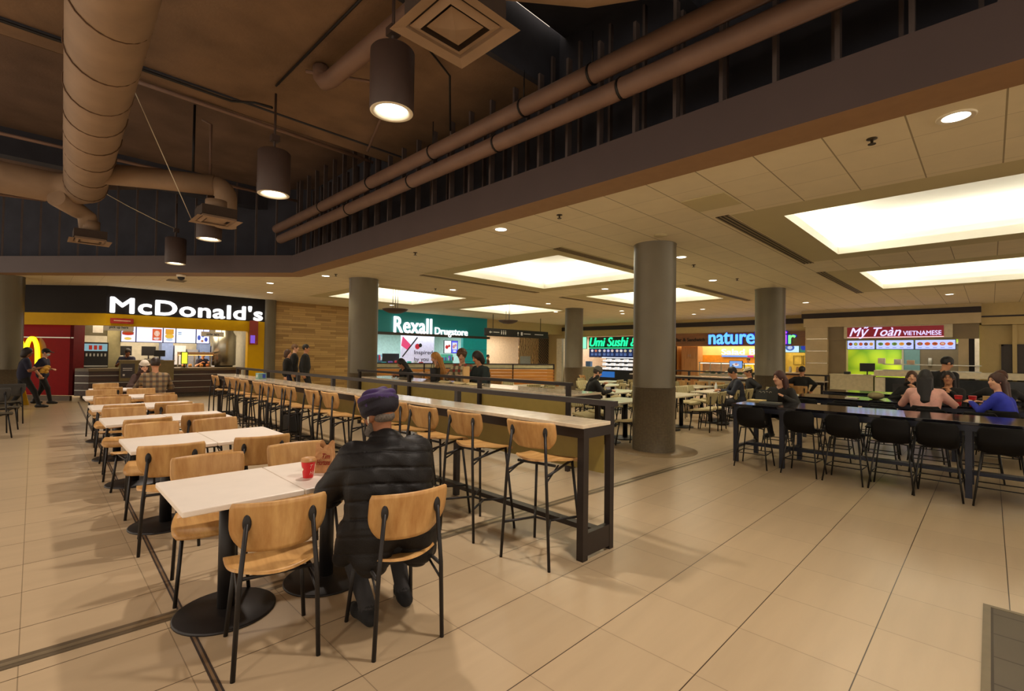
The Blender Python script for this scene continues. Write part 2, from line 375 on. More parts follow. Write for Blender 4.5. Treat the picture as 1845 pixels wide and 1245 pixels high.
MB().lathe([(.001, -.004), (.086, -.004)], 28, caps=False).build('lens', M_SPOT2, t)
PR = Proto(t)
for (p, q), s_ in zip(DL, DLN):
    PR.put((p, q, CZ-.001), 0, 'round recessed downlight '+s_, 'recessed downlights in the tiled ceiling')
    light('SPOT', (p, q, CZ-.03), 95 if p < 10 else 170, (255, 242, 216), .07, spot=118, blend=.7)
SP = [(5.04, .71), (4.97, 4.10), (5.02, 7.62), (11.82, 4.26), (9.5, 4.28), (5.13, 11.19), (8.2, 11.37), (16.97, 8.43)]
SPN = ['beside the nearest downlight under the beam', 'along the beam before the middle recess', 'along the beam above the oak stool bar', 'behind the big column', 'between the big column and its downlight', 'at the corner of the beam', 'before the recess with the bowl pendant', 'near the salad shop bulkhead']
t = thing('fire_sprinkler', 'sprinkler', 'sprinkler')
MB().lathe([(.04, 0), (.04, -.006), (.012, -.01), (.01, -.04)], 14).build('escutcheon', M_BRONZE, t)
MB().lathe([(.03, -.05), (.03, -.046), (.008, -.04)], 12).build('deflector', M_BRONZE, t)
PR = Proto(t)
for (p, q), s_ in zip(SP, SPN): PR.put((p, q, CZ), 0, 'small bronze fire sprinkler '+s_, 'fire sprinklers in the tiled ceiling')
tag(MB().lathe([(.1, 0), (.1, -.012), (.02, -.02)], 24).build('ceiling_speaker', M_CEILP, None, (6.85, 3.62, CZ)), 'round flush ceiling speaker beside the top of the big column', 'speaker')
# dropped tile
tag(MB().box(-.27, .27, -.26, .26, -.012, -.002).build('loose_ceiling_tile', M_CEILP, None, (5.8, 2.4, CZ)), 'slightly sagging ceiling tile near the slotted diffuser', 'ceiling tile')

# ------------------------------------------------------------------ edge beam, studs, deck
FA, FB, FC = (4.3, -9), (4.3, 11.7), (-3.6, 20.95)       # face line
SA, SB, S_C = (4.7, -9), (4.7, 12.2), (-3.6, 21.35)      # back of soffit
bm_ = MB(); Z0, Z1 = CZ-.015, 3.85
for a, b, c, d in ((FA, FB, SA, SB), (FB, FC, SB, S_C)):
    bm_.quad((*a, Z0), (*b, Z0), (*b, Z1), (*a, Z1)); bm_.quad((*a, Z0), (*b, Z0), (*d, Z0), (*c, Z0), 1); bm_.quad((*a, Z1), (*b, Z1), (*d, Z1), (*c, Z1)); bm_.quad((*c, Z0), (*d, Z0), (*d, Z1), (*c, Z1))
struct('trim_3', bm_, [M_BEAM, mat('beam_soffit', (150, 116, 82), rough=.6, var=.05)])
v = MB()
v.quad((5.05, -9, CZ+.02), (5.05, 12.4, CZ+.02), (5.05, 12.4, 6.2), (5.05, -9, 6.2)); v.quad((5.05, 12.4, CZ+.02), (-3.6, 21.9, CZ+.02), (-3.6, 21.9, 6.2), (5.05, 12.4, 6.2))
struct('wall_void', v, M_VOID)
st = MB(); q = -1.0
while q < 12.1:
    st.box(4.5, 4.58, q, q+.035, 3.84, 5.17 if q < 8.05 else 5.75); st.box(4.86, 4.92, q+.1, q+.13, 3.84, 5.6); q += .46
for k in range(24):
    u = k/23; x, y = 4.5-7.9*u, 12.05+9.15*u
    st.box(x, x+.04, y, y+.04, 3.84, 5.75)
st.box(4.5, 4.56, -1, 12.1, 4.55, 4.59); st.box(4.4, 4.66, -9, 12.1, 3.85, 3.9)
struct('wall_studs', st, mat('stud_steel', (96, 84, 80), rough=.6, metal=.2))
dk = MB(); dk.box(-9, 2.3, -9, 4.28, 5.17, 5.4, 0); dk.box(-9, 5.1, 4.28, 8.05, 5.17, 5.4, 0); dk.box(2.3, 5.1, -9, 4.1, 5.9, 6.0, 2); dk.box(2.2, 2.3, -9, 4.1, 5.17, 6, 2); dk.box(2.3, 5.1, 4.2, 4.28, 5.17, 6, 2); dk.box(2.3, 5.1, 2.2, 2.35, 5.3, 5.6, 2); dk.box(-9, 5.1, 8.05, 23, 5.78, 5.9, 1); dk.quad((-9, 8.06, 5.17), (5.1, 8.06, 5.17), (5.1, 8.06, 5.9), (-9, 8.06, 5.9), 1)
dk.box(-9, 5.1, 7.62, 7.66, 5.155, 5.17, 2)
dk.box(-9, 4.6, 13.3, 13.6, 5.25, 5.78, 2);
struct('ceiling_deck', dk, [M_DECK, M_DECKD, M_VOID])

# ------------------------------------------------------------------ services under the deck
def pipe(name, label, pts, r, m=M_PIPE, clamps=(), cat='pipe', n=14, group=None, rod=1):
    t = thing(name, label, cat, pts[0], 0, group); o = Vector(pts[0]); P = [Vector(p)-o for p in pts]
    MB().tube(P, r, n).build('pipe_run', m, t)
    for c in clamps:
        a, b = P[0], P[-1]; x = a.lerp(b, c); d = (b-a).normalized()
        h = MB().tube([x-d*.012, x+d*.012], r*1.1, n); 
        if rod: h.tube([x+Vector((0, 0, r)), x+Vector((0, 0, min(.45, 5.165-o.z-r)))], .008, 6)
        h.build('pipe_clamp', M_BLACK, t)
    return t
pipe('water_pipe', 'long brown painted pipe running along the beam, upper one of the pair', [(4.02, -2, 4.47), (4.02, 12.0, 4.47)], .1, clamps=(.35, .42, .55, .68, .82))
pipe('water_pipe', 'long brown painted pipe running along the beam, lower one of the pair', [(4.08, -2, 4.22), (4.08, 11.9, 4.22)], .1, clamps=(.33, .46, .6, .75), rod=0)
pipe('drain_pipe', 'short thick pipe with a bent end under the deck beside the nearest pendant', [(2.62, 1.2, 4.9), (2.5, 5.7, 4.9), (2.49, 5.86, 4.93), (2.48, 5.94, 5.02), (2.48, 5.96, 5.14)], .1, clamps=())
pipe('conduit', 'slim dark conduit crossing the deck towards the pendant over the second table row', [(-5, 7.6, 5.12), (.72, 7.62, 5.12), (1.9, 7.6, 5.1), (2.12, 7.3, 5.05), (2.2, 6.85, 4.85)], .018, M_BLACK, n=6)
pipe('conduit', 'lighter conduit along the edge of the lower deck', [(.72, 8.0, 5.12), (4.4, 8.15, 5.12)], .03, M_PIPE, n=8)
pipe('conduit', 'thin conduit running over the pendant row to the wall studs', [(2.3, 2.2, 5.14), (2.23, 6.8, 5.14)], .015, M_BLACK, n=6)
pipe('conduit', 'thin conduit from the nearest pendant across to the paired pipes', [(2.6, 4.6, 5.13), (3.2, 4.65, 5.13), (3.7, 4.9, 5.13), (3.95, 5.2, 4.6)], .014, M_BLACK, n=6)
pipe('sprinkler_pipe', 'thin sprinkler pipe along the far side of the deck', [(-4, 11.6, 5.1), (4.3, 11.5, 5.1)], .03, M_PIPE, n=8)
pipe('sprinkler_pipe', 'thin branch pipe reaching towards the long pipes above the middle pendants', [(2.35, 6.1, 5.1), (3.2, 5.4, 5.0), (3.95, 7.5, 5.0)], .022, M_PIPE, n=8)
pipe('sprinkler_pipe', 'thin pipe low on the stud wall at the far end', [(-2.5, 14.2, 4.55), (.1, 13.5, 4.55)], .03, M_PIPE, n=8)
pipe('hanger_rod', 'vertical hanger rod beside the branch duct', [(1.85, 9.6, 4.6), (1.85, 9.6, 5.75)], .02, M_BLACK, n=6, cat='hanger')
pipe('hanger_rod', 'bent hanger pipe just behind the branch duct', [(2.1, 9.6, 4.6), (2.1, 9.6, 5.5), (2.0, 9.75, 5.6)], .02, M_PIPE, n=6, cat='hanger')
pipe('hanger_rod', 'vertical hanger pipe beyond the round main duct', [(-.7, 12.4, 4.3), (-.7, 12.4, 5.75)], .03, M_PIPE, n=6, cat='hanger')
# round wrapped duct with elbow and branches
t = thing('round_air_duct', 'large round wrapped air duct turning at an elbow under the deck', 'air duct', (.42, 1.2, 4.5))
def arc(c, a, b, r, n=7): return [Vector(c)+(Vector(a)*math.cos(PI/2*i/n)+Vector(b)*math.sin(PI/2*i/n))*r for i in range(n+1)]
P = [Vector((-.16, 0, 0)), Vector((-.05, 3, 0)), Vector((.1, 8, 0)), Vector((.18, 10.4, 0))]
MB().tube(P, .3, 28).build('main_run', M_DUCT, t)
MB().tube([(.18, 10.38, 0)]+arc((-.3, 10.4, 0), (.48, 0, 0), (0, .48, 0), .48/.48)[0:1]+[(-.3+.48*math.cos(w), 10.4+.48*math.sin(w), 0) for w in np.linspace(.1, PI/2, 8)]+[(-3.5, 10.85, 0)], .27, 24).build('elbow_run', M_DUCT, t)
for k in range(11):
    y = 1.5+k*.86; x = -.16+y*.033
    pts = [(x+.304*math.cos(w), y+.12*math.sin(w*.5+1+k), .304*math.sin(w)) for w in np.linspace(0, 2*PI, 22)]
    MB().tube(pts, .007, 5).build('wrap_band', mat('wrap_band', (92, 66, 44), rough=.8), t)
b = MB(); b.tube([(.2, 9.2, -.05), (1.0, 8.75, -.05), (1.75, 8.3, -.08)], .17, 18); b.tube([(1.6, 8.4, -.07)]+[(1.7+.2*math.sin(w), 8.35-.1*math.sin(w), -.27+.2*math.cos(w)) for w in np.linspace(0, PI/2, 6)]+[(1.9, 8.25, -.78)], .17, 18)
b.build('branch_run', M_DUCT, t)
b = MB(); b.tube([(-.2, 10.6, -.25), (.1, 11.0, -.32), (.25, 11.1, -.4), (.3, 11.12, -.72)], .15, 16); b.build('branch_run', M_DUCT, t)
# square diffusers
def diffuser(label, loc, neck):
    t = thing('square_air_diffuser', label, 'air vent', loc, 0, 'square diffusers under the deck')
    f = MB(); hs = .31
    for r0_, r1_, z0, z1 in ((hs, .235, 0, .012), (.235, .225, .012, .05)):
        for k in range(4):
            a = [(-1, -1), (1, -1), (1, 1), (-1, 1)]; (x0, y0), (x1, y1) = a[k], a[(k+1) % 4]
            f.quad((x0*r0_, y0*r0_, z0), (x1*r0_, y1*r0_, z0), (x1*r1_, y1*r1_, z1), (x0*r1_, y0*r1_, z1))
    f.build('outer_frame', M_DUCT, t)
    for r1, r2, z in ((.215, .165, .0), (.135, 0, -.004)):
        g = MB()
        for k in range(4):
            a = [(-1, -1), (1, -1), (1, 1), (-1, 1)]; (x0, y0), (x1, y1) = a[k], a[(k+1) % 4]
            g.quad((x0*r1, y0*r1, z+.022), (x1*r1, y1*r1, z+.022), (x1*r2, y1*r2, z), (x0*r2, y0*r2, z))
        g.build('louvre_cone', M_DUCT, t)
    MB().box(-.24, .24, -.24, .24, .055, .2).build('plenum', mat('plenum_dark', (60, 46, 36), rough=.8), t)
    if neck: MB().tube([(0, 0, .2), (0, 0, .2+neck)], .15, 18).build('neck', M_DUCT, t)
    return t
diffuser('square air diffuser closest overhead, beside the nearest pendant', (1.94, 2.52, 3.72), .25)
diffuser('square air diffuser hanging under the branch duct', (2.0, 8.7, 3.6), .14)
diffuser('square air diffuser at the far end near the stud wall', (.72, 12.3, 3.62), .2)
pipe('flexible_duct', 'thick wrapped duct feeding the closest square diffuser', [(1.94, 2.52, 4.1), (2.2, 2.4, 4.25), (2.7, 2.0, 4.3), (3.4, .8, 4.3), (3.6, -1, 4.3)], [.17, .2, .24, .26, .26], M_DUCT, cat='air duct', n=20)
# pendants
t = thing('cylinder_pendant', 'pendant', 'pendant lamp')
MB().lathe([(.196, 0), (.202, .012), (.202, .56), (.19, .575), (.02, .58)], 40, caps=False).build('lamp_housing', M_LAMPH, t)
MB().lathe([(.196, 0), (.182, -.006), (.156, .0), (.14, .03)], 40, caps=False).build('lamp_rim', M_TRIMW, t)
MB().lathe([(.14, .03), (.09, .09), (.001, .1)], 32, caps=False).build('lens', M_SPOT, t)
s_ = MB().tube([(0, 0, .57), (0, 0, 1.37)], .016, 8); s_.box(-.05, .05, -.05, .05, .72, .8); s_.build('stem', M_LAMPH, t)
PR = Proto(t)
for (p, q, z), s_ in zip(((2.31, 3.94, 3.80), (2.23, 6.80, 3.66), (2.2, 10.0, 3.57), (2.23, 13.07, 3.52)), ('closest to the camera, beside the large diffuser', 'second from the camera, alone on its stem', 'third from the camera, half hidden by a square diffuser', 'farthest of the row, before the burger shop')):
    PR.put((p, q, z), 0, 'dark cylinder pendant lamp '+s_, 'cylinder pendants over the white tables')
    light('SPOT', (p, q, z-.03), 230, (255, 238, 222), .08, spot=120, blend=.8)
for p, q in ((2.3, .9), (2.3, -2.2), (-2.2, 3.9), (-2.2, 7.0), (-2.2, 10.4), (-2.2, .6), (5.6, -1.8)):
    light('SPOT', (p, q, 3.6), 230, (255, 238, 222), .1, spot=125, blend=.8)
pipe('hanging_wire', 'thin wire slanting down to the square diffuser under the branch duct', [(.7, 7.7, 5.15), (1.72, 8.95, 3.64)], .006, M_TRIMW, n=5, cat='wire')
pipe('hanging_wire', 'thin pale cable sagging to the farthest pendant', [(.7, 12.2, 4.7), (1.3, 12.5, 4.5), (1.8, 12.7, 4.35), (2.2, 13.0, 4.3)], .008, M_TRIMW, n=5, cat='wire')
# security dome
t = thing('security_camera', 'white dome security camera under the dark beam before the burger shop', 'camera', (2.55, 14.2, CZ-.015))
MB().lathe([(.1, 0), (.1, -.05), (.08, -.06)], 20).build('camera_base', M_TRIMW, t)
MB().lathe([(.08, -.06), (.07, -.11), (.03, -.135), (.001, -.14)], 20, caps=False).build('dome', M_BLKPL, t)

# ------------------------------------------------------------------ columns
def mosaic():
    m, nt, b = base('mosaic_tile'); L = nt.links
    tc = nn(nt, 'ShaderNodeTexCoord'); sp = nn(nt, 'ShaderNodeSeparateXYZ'); L.new(tc.outputs['Object'], sp.inputs[0])
    at = nn(nt, 'ShaderNodeMath', operation='ARCTAN2'); L.new(sp.outputs[1], at.inputs[0]); L.new(sp.outputs[0], at.inputs[1])
    cv = nn(nt, 'ShaderNodeCombineXYZ'); mu = nn(nt, 'ShaderNodeMath', operation='MULTIPLY'); mu.inputs[1].default_value = .36
    L.new(at.outputs[0], mu.inputs[0]); L.new(mu.outputs[0], cv.inputs[0]); L.new(sp.outputs[2], cv.inputs[1])
    br = nn(nt, 'ShaderNodeTexBrick'); br.inputs['Scale'].default_value = 20; br.offset = 0; L.new(cv.outputs[0], br.inputs['Vector'])
    br.inputs['Color1'].default_value = (*lin((116, 106, 86)), 1); br.inputs['Color2'].default_value = (*lin((102, 93, 76)), 1); br.inputs['Mortar'].default_value = (*lin((84, 76, 62)), 1)
    br.inputs['Mortar Size'].default_value = .03; br.inputs['Brick Width'].default_value = .5; br.inputs['Row Height'].default_value = .5
    L.new(br.outputs['Color'], b.inputs['Base Color']); b.inputs['Roughness'].default_value = .3
    return m
M_MOS = mosaic()
def column(p, q, r, label, ring=True, tile=1.05, cat='column', gr='round grey columns of the food hall'):
    t = thing('round_column', label, cat, (p, q, 0), 0, gr)
    MB().lathe([(r, tile), (r, CZ-.03), (r*1.02, CZ-.02), (r*1.02, CZ)], 40, caps=False).build('column_shaft', M_COL, t)
    MB().lathe([(r*1.01, .0), (r*1.01, tile-.004), (r*1.025, tile-.004), (r*1.025, tile+.006), (r, tile+.006)], 40, caps=False).build('tiled_base', M_MOS, t)
    if ring: MB().lathe([(r, .004), (.7, .004), (.7, 0)], 48, caps=False).build('floor_ring', mat('ring_stone', (140, 120, 90), rough=.35), t)
    return t
column(7.42, 4.02, .345, 'thick round grey column with mosaic tiled base standing between the two seating areas')
column(14.2, 4.25, .37, 'round grey column hiding part of the salad shop sign', ring=False, tile=1.1)
column(5.98, 11.4, .36, 'round grey column behind the oak stools before the wood clad wall', ring=False)
column(15.3, 11.8, .36, 'round grey column at the edge of the sushi shop', ring=False, tile=1.1)
column(6.1, 18.75, .23, 'slim grey column between the burger shop and the wood clad wall', ring=False, tile=.2)
column(-.55, 18.3, .36, 'dark round column at the edge of the picture before the golden arches', ring=False, tile=1.0)

t = thing('ceiling_grille', 'small dark square ceiling grille beside the dome camera', 'air vent', (2.7, 15.6, CZ-.001))
MB().box(-.2, .2, -.2, .2, -.006, -.002).build('grille_back', mat('slot_dark', (46, 36, 24), rough=.7), t); f = MB()
for k in range(5): f.box(-.2, .2, -.2+k*.09, -.17+k*.09, -.014, -.004)
f.build('grille_slats', mat('slot_frame', (140, 122, 84), rough=.5), t)
light('SPOT', (1.2, 17.6, CZ-.05), 60, (255, 242, 216), .1, spot=130, blend=.8)  # added fill spot without a fixture, brightens the area before the burger shop
# ------------------------------------------------------------------ seating
def seat_fn(z, hw=.222, y0=-.2, y1=.23):
    def f(u, v):
        a = 2*u-1
        w = hw*(1-.16*(1-v)**3)*(1-.10*max(0, (v-.86)/.14)**2)
        yb = y0+.075*a*a; yf = y1-.02*abs(a)**4
        y = yb+(yf-yb)*v
        zz = z+.016*a*a*(1-v*.5)-.012*math.sin(PI*v)-(.045*max(0, (v-.72)/.28)**2)+.012*(1-v)**2
        return (a*w, y, zz)
    return f
def back_fn(z0, h, hw=.218, y0=-.215, lean=.05, curve=.055):
    def f(u, v):
        a = 2*u-1
        w = hw*(1-.36*max(0, (1-v/.62))**2.3)*(1-.04*max(0, (v-.88)/.12)**2)
        return (a*w, y0-lean*v+curve*a*a, z0+h*v+.012*a*a*0)
    return f
def make_chair(name, label, z=.445, bz=.575, bh=.25, stool=False, ms=M_OAKS, mb_=M_OAK, pad=.013, mf=M_BLACK):
    t = thing(name, label, 'chair' if not stool else 'bar stool')
    MB().sheet(seat_fn(z), 16, 14, pad).build('seat', ms, t)
    MB().sheet(back_fn(bz, bh), 18, 12, pad).build('backrest', mb_, t)
    fx, ry = (.19, -.235) if not stool else (.215, -.27)
    at = bz+bh*.62; ya = -.215-.05*.62-.012
    r = .0115
    for sx in (-1, 1):
        l = MB(); l.tube([(sx*fx, ry, 0), (sx*.175, ry*.55-.11, z*.93), (sx*.148, ya-.004+.0258, at)], r, 9)
        l.ell((sx*.147, ya+.0225, at), (.02, .01, .042)); l.build('leg', mf, t)
    for sx in (-1, 1):
        MB().tube([(sx*(fx+.008), .205 if not stool else .22, 0), (sx*.165, .15, z-.02)], r, 9).build('leg', mf, t)
    f = MB()
    for sx in (-1, 1):
        f.tube([(sx*.177, ry*.55-.1, z*.9), (sx*.165, .15, z-.022)], r*.9, 7); f.tube([(sx*.18, ry*.6-.09, z*.72 if not stool else z*.85), (sx*.16, -.06, z-.03)], r*.6, 6)
    f.tube([(-.165, .15, z-.022), (.165, .15, z-.022)], r*.9, 7); f.tube([(-.17, -.12, z-.022), (.17, -.12, z-.022)], r*.9, 7)
    f.build('seat_frame', mf, t)
    if stool:
        g = MB(); zf = .27
        def lerp(a, b, k): return tuple(a[i]+(b[i]-a[i])*k for i in range(3))
        for sx in (-1, 1):
            a = lerp((sx*fx, ry, 0), (sx*.175, ry*.55-.11, z*.93), zf/(z*.93)); b = lerp((sx*(fx+.008), .22, 0), (sx*.165, .15, z-.02), zf/(z-.02))
            g.tube([a, (sx*.07, -.02, zf)], r*.85, 7); g.tube([b, (sx*.07, -.02, zf)], r*.85, 7)
        g.tube([(-.07, -.02, zf), (.07, -.02, zf)], r*.85, 7); g.build('footrest', mf, t)
    return t
CH = Proto(make_chair('dining_chair', 'oak chair'))
G_CH = 'oak dining chairs at the white tables'
# white table rows (two tables each)
def make_table(name, label, w, d, z, mtop, medge, th=.032, br=.27):
    t = thing(name, label, 'table')
    MB().box(-w/2, w/2, -d/2, d/2, z-th, z, bev=.006).build('tabletop', mtop, t)
    MB().box(-.2, .2, -.2, .2, z-th-.014, z-th).build('mounting_plate', M_BLACK, t)
    MB().tube([(0, 0, .015), (0, 0, z-th-.01)], .046, 20).build('pedestal', M_BLACK, t)
    MB().lathe([(br, 0), (br, .008), (br*.97, .014), (.09, .022), (.05, .03)], 40).build('base', M_BLACK, t)
    return t
TB = Proto(make_table('pedestal_table', 'white table', .606, .75, .74, M_WHITE, M_UNDER))
ROWQ = [3.24, 5.22, 7.08, 8.86, 10.7, 12.75]
ROWP = [.85, .87, .87, .88, .92, 1.12]
SIDE = ['aisle side', 'bar side']
for r, (q, p) in enumerate(zip(ROWQ, ROWP)):
    rw = ORD[r]+' row from the front'
    for k in range(2):
        ex = ', holding the red cup' if (r, k) == (0, 1) else ''
        TB.put((p+.61*k, q, 0), 0, f'white pedestal table, {SIDE[k]} of the {rw}{ex}', 'white pedestal tables in rows')
for r, (q, p) in enumerate(zip(ROWQ, ROWP)):
    rw = ORD[r]+' table row'
    for k in range(2):
        j = lambda s: random.uniform(-s, s)
        pc = p+.61*k+j(.04)
        if r == 0: loc, rz = ((.93, 2.71, 0), -.2) if k == 0 else ((1.475, 2.4, 0), -.17)
        else: loc, rz = (pc-.02, q-.5+j(.05), 0), j(.16)
        ex = ', under the turbaned man' if (r, k) == (0, 1) else ''
        CH.put(loc, rz, f'oak chair facing away, {SIDE[k]} of the {rw}{ex or " from the front"}', G_CH)
    for k in range(2):
        j = lambda s: random.uniform(-s, s)
        pc = p+.61*k+j(.04)
        loc = (pc-.02, q+.49+j(.05), 0) if r else ((.86, 3.66, 0) if k == 0 else (1.5, 3.72, 0))
        CH.put(loc, PI+j(.14), f'oak chair facing the camera, {SIDE[k]} of the {rw} from the front', G_CH)

# ------------------------------------------------------------------ bar 1 with oak stools
M_STONE = mat('speckled_stone', (208, 194, 168), rough=.12, var=.12, scale=14)
def bar(label, p_rail, p_far, q0, q1, posts, cat='bar table', inner=True):
    """p_rail: line of rail and posts; the top runs from there to p_far"""
    t = thing('bar_table', label, cat, (p_rail, q0, 0)); s = 1 if p_far > p_rail else -1; L = q1-q0; Wd = abs(p_far-p_rail)
    X = lambda a, b: (min(s*a, s*b), max(s*a, s*b))
    MB().box(*X(.03, Wd), .0, L, 1.0, 1.03, bev=.004).build('tabletop', M_STONE, t)
    a = MB(); a.box(*X(Wd-.06, Wd-.012), .005, L-.005, .925, 1.0); a.box(*X(0, Wd-.01), .0, .05, .925, .998); a.box(*X(0, Wd-.01), L-.05, L, .925, .998); a.build('apron', M_STEEL, t)
    MB().box(*X(-.027, .027), -.03, L+.03, 1.145, 1.19).build('rail', M_STEEL, t)
    for q in posts: MB().box(*X(-.027, .027), q-q0-.027, q-q0+.027, 0, 1.145).build('post', M_STEEL, t)
    for y in (.0, L-.06): MB().box(*X(Wd-.075, Wd-.012), y, y+.06, .0, .926).build('leg', M_STEEL, t)
    for y in (.005, L-.055): MB().box(*X(.027, Wd-.075), y, y+.05, .03, .2).build('end_panel', M_STEEL, t)
    MB().box(*X(.12, .2), .05, L-.05, .16, .2).build('foot_rail', M_STEEL, t)
    MB().box(*X(.03, .042), .06, L-.06, .6, .99).build('privacy_panel', M_OLIVE, t)
    return t
bar('long dark steel bar table with stone top, oak stools along it', 3.34, 2.94, 2.17, 12.3, [2.2, 4.18, 5.5, 7.3, 8.7, 10.25, 11.6, 12.27])
ST = Proto(make_chair('bar_stool', 'oak stool', z=.745, bz=.855, bh=.2, stool=True))
SQ = [2.5, 3.24, 3.83, 4.42, 5.05, 5.9, 6.38, 7.12, 7.55, 8.05, 8.6, 9.25, 9.95, 10.35, 11.2]
for i, q in enumerate(SQ):
    nm = 'nearest the camera, at the open end of the bar' if i == 0 else f'{ORD[i]} along the dark bar from its near end' if i < 14 else 'at the far end of the dark bar'
    ST.put((2.86+random.uniform(-.03, .03), q, 0), -PI/2+random.uniform(-.12, .12)+(.06 if i == 0 else 0), 'tall oak bar stool '+nm, 'oak bar stools along the dark bar')
tag(MB().box(-.14, .14, -.13, .13, 0, .28, bev=.02).build('storage_box', M_BLKPL, None, (2.6, 10.8, 0)), 'black box on the floor under the far stools', 'box')
tag(MB().box(-.12, .12, -.15, .15, 0, .32, bev=.03).build('backpack', M_BLKPL, None, (3.12, 8.35, .2)), 'black backpack on the bar foot rail below the standing people', 'bag')
b = MB().box(-.07, .07, -.09, .09, 0, .11, bev=.006); b.disc((-.072, 0, 0), (0, -1, 0), (0, 0, 1), 0, .055, .035, 1); b.box(.0, .05, -.1, -.088, .02, .09, 2)
tag(b.build('napkin_box', [mat('box_teal', (120, 160, 150)), mat('box_white', (225, 225, 210)), mat('box_blue', (40, 70, 170))]), 'small box with teal and blue sides on the far end of the stone bar', 'box').location = (3.1, 9.9, 1.03)

# ------------------------------------------------------------------ bar 2 behind it
bar('second dark steel bar table behind the first with people and bags at it', 5.12, 5.85, 4.0, 9.9, [4.03, 5.85, 7.9, 9.87])
# ------------------------------------------------------------------ dark counter-height tables with black shell chairs
M_NAVY = mat('dark_gloss_top', (24, 24, 30), rough=.1, var=.1)
M_NAVYL = mat('navy_steel', (38, 42, 56), rough=.35, metal=.3)
def make_long(label, p0, p1, q0, q1, legs, brace=False):
    t = thing('counter_table', label, 'table', (p0, q0, 0), 0, 'long dark counter tables'); Wd = p1-p0; L = q1-q0
    MB().box(0, Wd, 0, L, .83, .865, bev=.004).build('tabletop', M_NAVY, t)
    a = MB()
    for x in (.02, Wd-.07): a.box(x, x+.05, .03, L-.03, .76, .83)
    for y in (.02, L-.07): a.box(.07, Wd-.07, y, y+.05, .76, .83)
    a.build('apron', M_NAVYL, t)
    for q in legs:
        for x in (.03, Wd-.09): MB().box(x, x+.06, q-q0-.03, q-q0+.03, 0, .76).build('leg', M_NAVYL, t)
    f = MB().box(Wd*.5-.07, Wd*.5+.07, .06, L-.06, .2, .24)
    for q in legs: f.box(.09, Wd-.09, q-q0-.02, q-q0+.02, .2, .235)
    f.build('foot_rail', M_NAVYL, t)
    if brace:
        MB().tube([(.1, L-.07, .76), (Wd-.12, L-.07, .24)], .016, 8).build('cross_brace', M_BLACK, t)
    return t
make_long('long dark glossy counter table nearest the aisle, a woman with a book at its end', 7.5, 8.5, -1.6, 2.78, [2.73, 2.1, .18, -1.5], True)
make_long('long dark glossy counter table where the group of women sits', 10.05, 11.0, -1.6, 2.68, [2.63, .4, -1.5])
make_long('long dark counter table closest to the noodle shop', 12.25, 13.15, -1.6, 2.62, [2.57, .4, -1.5])
def shell_fn(u, v):
    a = 2*u-1; ed = (1-abs(a)**3.2*.0)
    if v < .5:
        k = v/.5; y = .2-.36*k; z = .575-.02*math.sin(PI*k)+.0*k; w = .165+.012*k; z += .035*abs(a)**3*(k); w *= (1-.2*max(0, (.18-k)/.18)**2)
    else:
        k = (v-.5)/.5; th = k*1.0; y = -.16-.075*math.sin(min(1, k*2)*PI/2)-.03*k; z = .575+.285*k**1.1+.0; w = .178+.006*k; z += .035*abs(a)**3*(1-k); y += .06*a*a*(.4+.6*k); w *= (1-.22*max(0, (k-.7)/.3)**2)
    return (a*w, y, z)
t = thing('shell_chair', 'black chair', 'chair')
MB().sheet(shell_fn, 16, 22, .014).build('shell', mat('black_shell', (13, 12, 12), rough=.6, var=.15, spec=.2), t)
for sx in (-1, 1):
    MB().tube([(sx*.215, -.22, 0), (sx*.15, -.13, .56)], .0095, 8).build('leg', M_BLACK, t)
    MB().tube([(sx*.215, .2, 0), (sx*.15, .13, .56)], .0095, 8).build('leg', M_BLACK, t)
f = MB(); f.tube([(-.19, -.17, .2), (.19, -.17, .2)], .007, 6); f.tube([(-.19, .165, .2), (.19, .165, .2)], .007, 6); f.tube([(-.19, -.17, .2), (-.19, .165, .2)], .007, 6); f.tube([(.19, -.17, .2), (.19, .165, .2)], .007, 6)
f.build('foot_brace', M_BLACK, t); f = MB(); f.tube([(-.15, -.13, .555), (.15, .13, .555)], .008, 6); f.tube([(.15, -.13, .555), (-.15, .13, .555)], .008, 6)
f.build('seat_brace', M_BLACK, t)
BC = Proto(t); G_BC = 'black shell chairs at the dark tables'
for i, q in enumerate((2.42, 1.8, 1.31, .84, .42, -.08, -.6)):
    BC.put((7.42+random.uniform(-.02, .02), q, 0), -PI/2+random.uniform(-.08, .08), f'black shell chair, {ORD[i]} from the braced end, aisle side of the nearest dark table', G_BC)
for i, q in enumerate((2.55, 1.7, 1.15, .6, .1)):
    ex = ', under the reader' if i == 0 else ''
    BC.put((8.85 if i else 8.95, q, 0), PI/2+random.uniform(-.1, .1), f'black shell chair, {ORD[i]} from braced end, far side of nearest dark table{ex}', G_BC)
for i, q in enumerate((2.3, 1.75, 1.25, .72, -.1)):
    ex = ', under woman in pink' if i == 3 else ', under woman in blue' if i == 4 else ''
    BC.put((9.88, q, 0), -PI/2+random.uniform(-.08, .08), f'black shell chair, {ORD[i]} from end, near side of middle dark table{ex}', G_BC)
for i, q in enumerate((2.2, 1.6, 1.0, .52, -.05)):
    ex = ['', '', ', under woman resting chin', ', under woman in glasses', ', behind woman in blue'][i]
    BC.put((11.3, q, 0), PI/2+random.uniform(-.08, .08), f'black shell chair, {ORD[i]} from end, far side of middle dark table{ex}', G_BC)

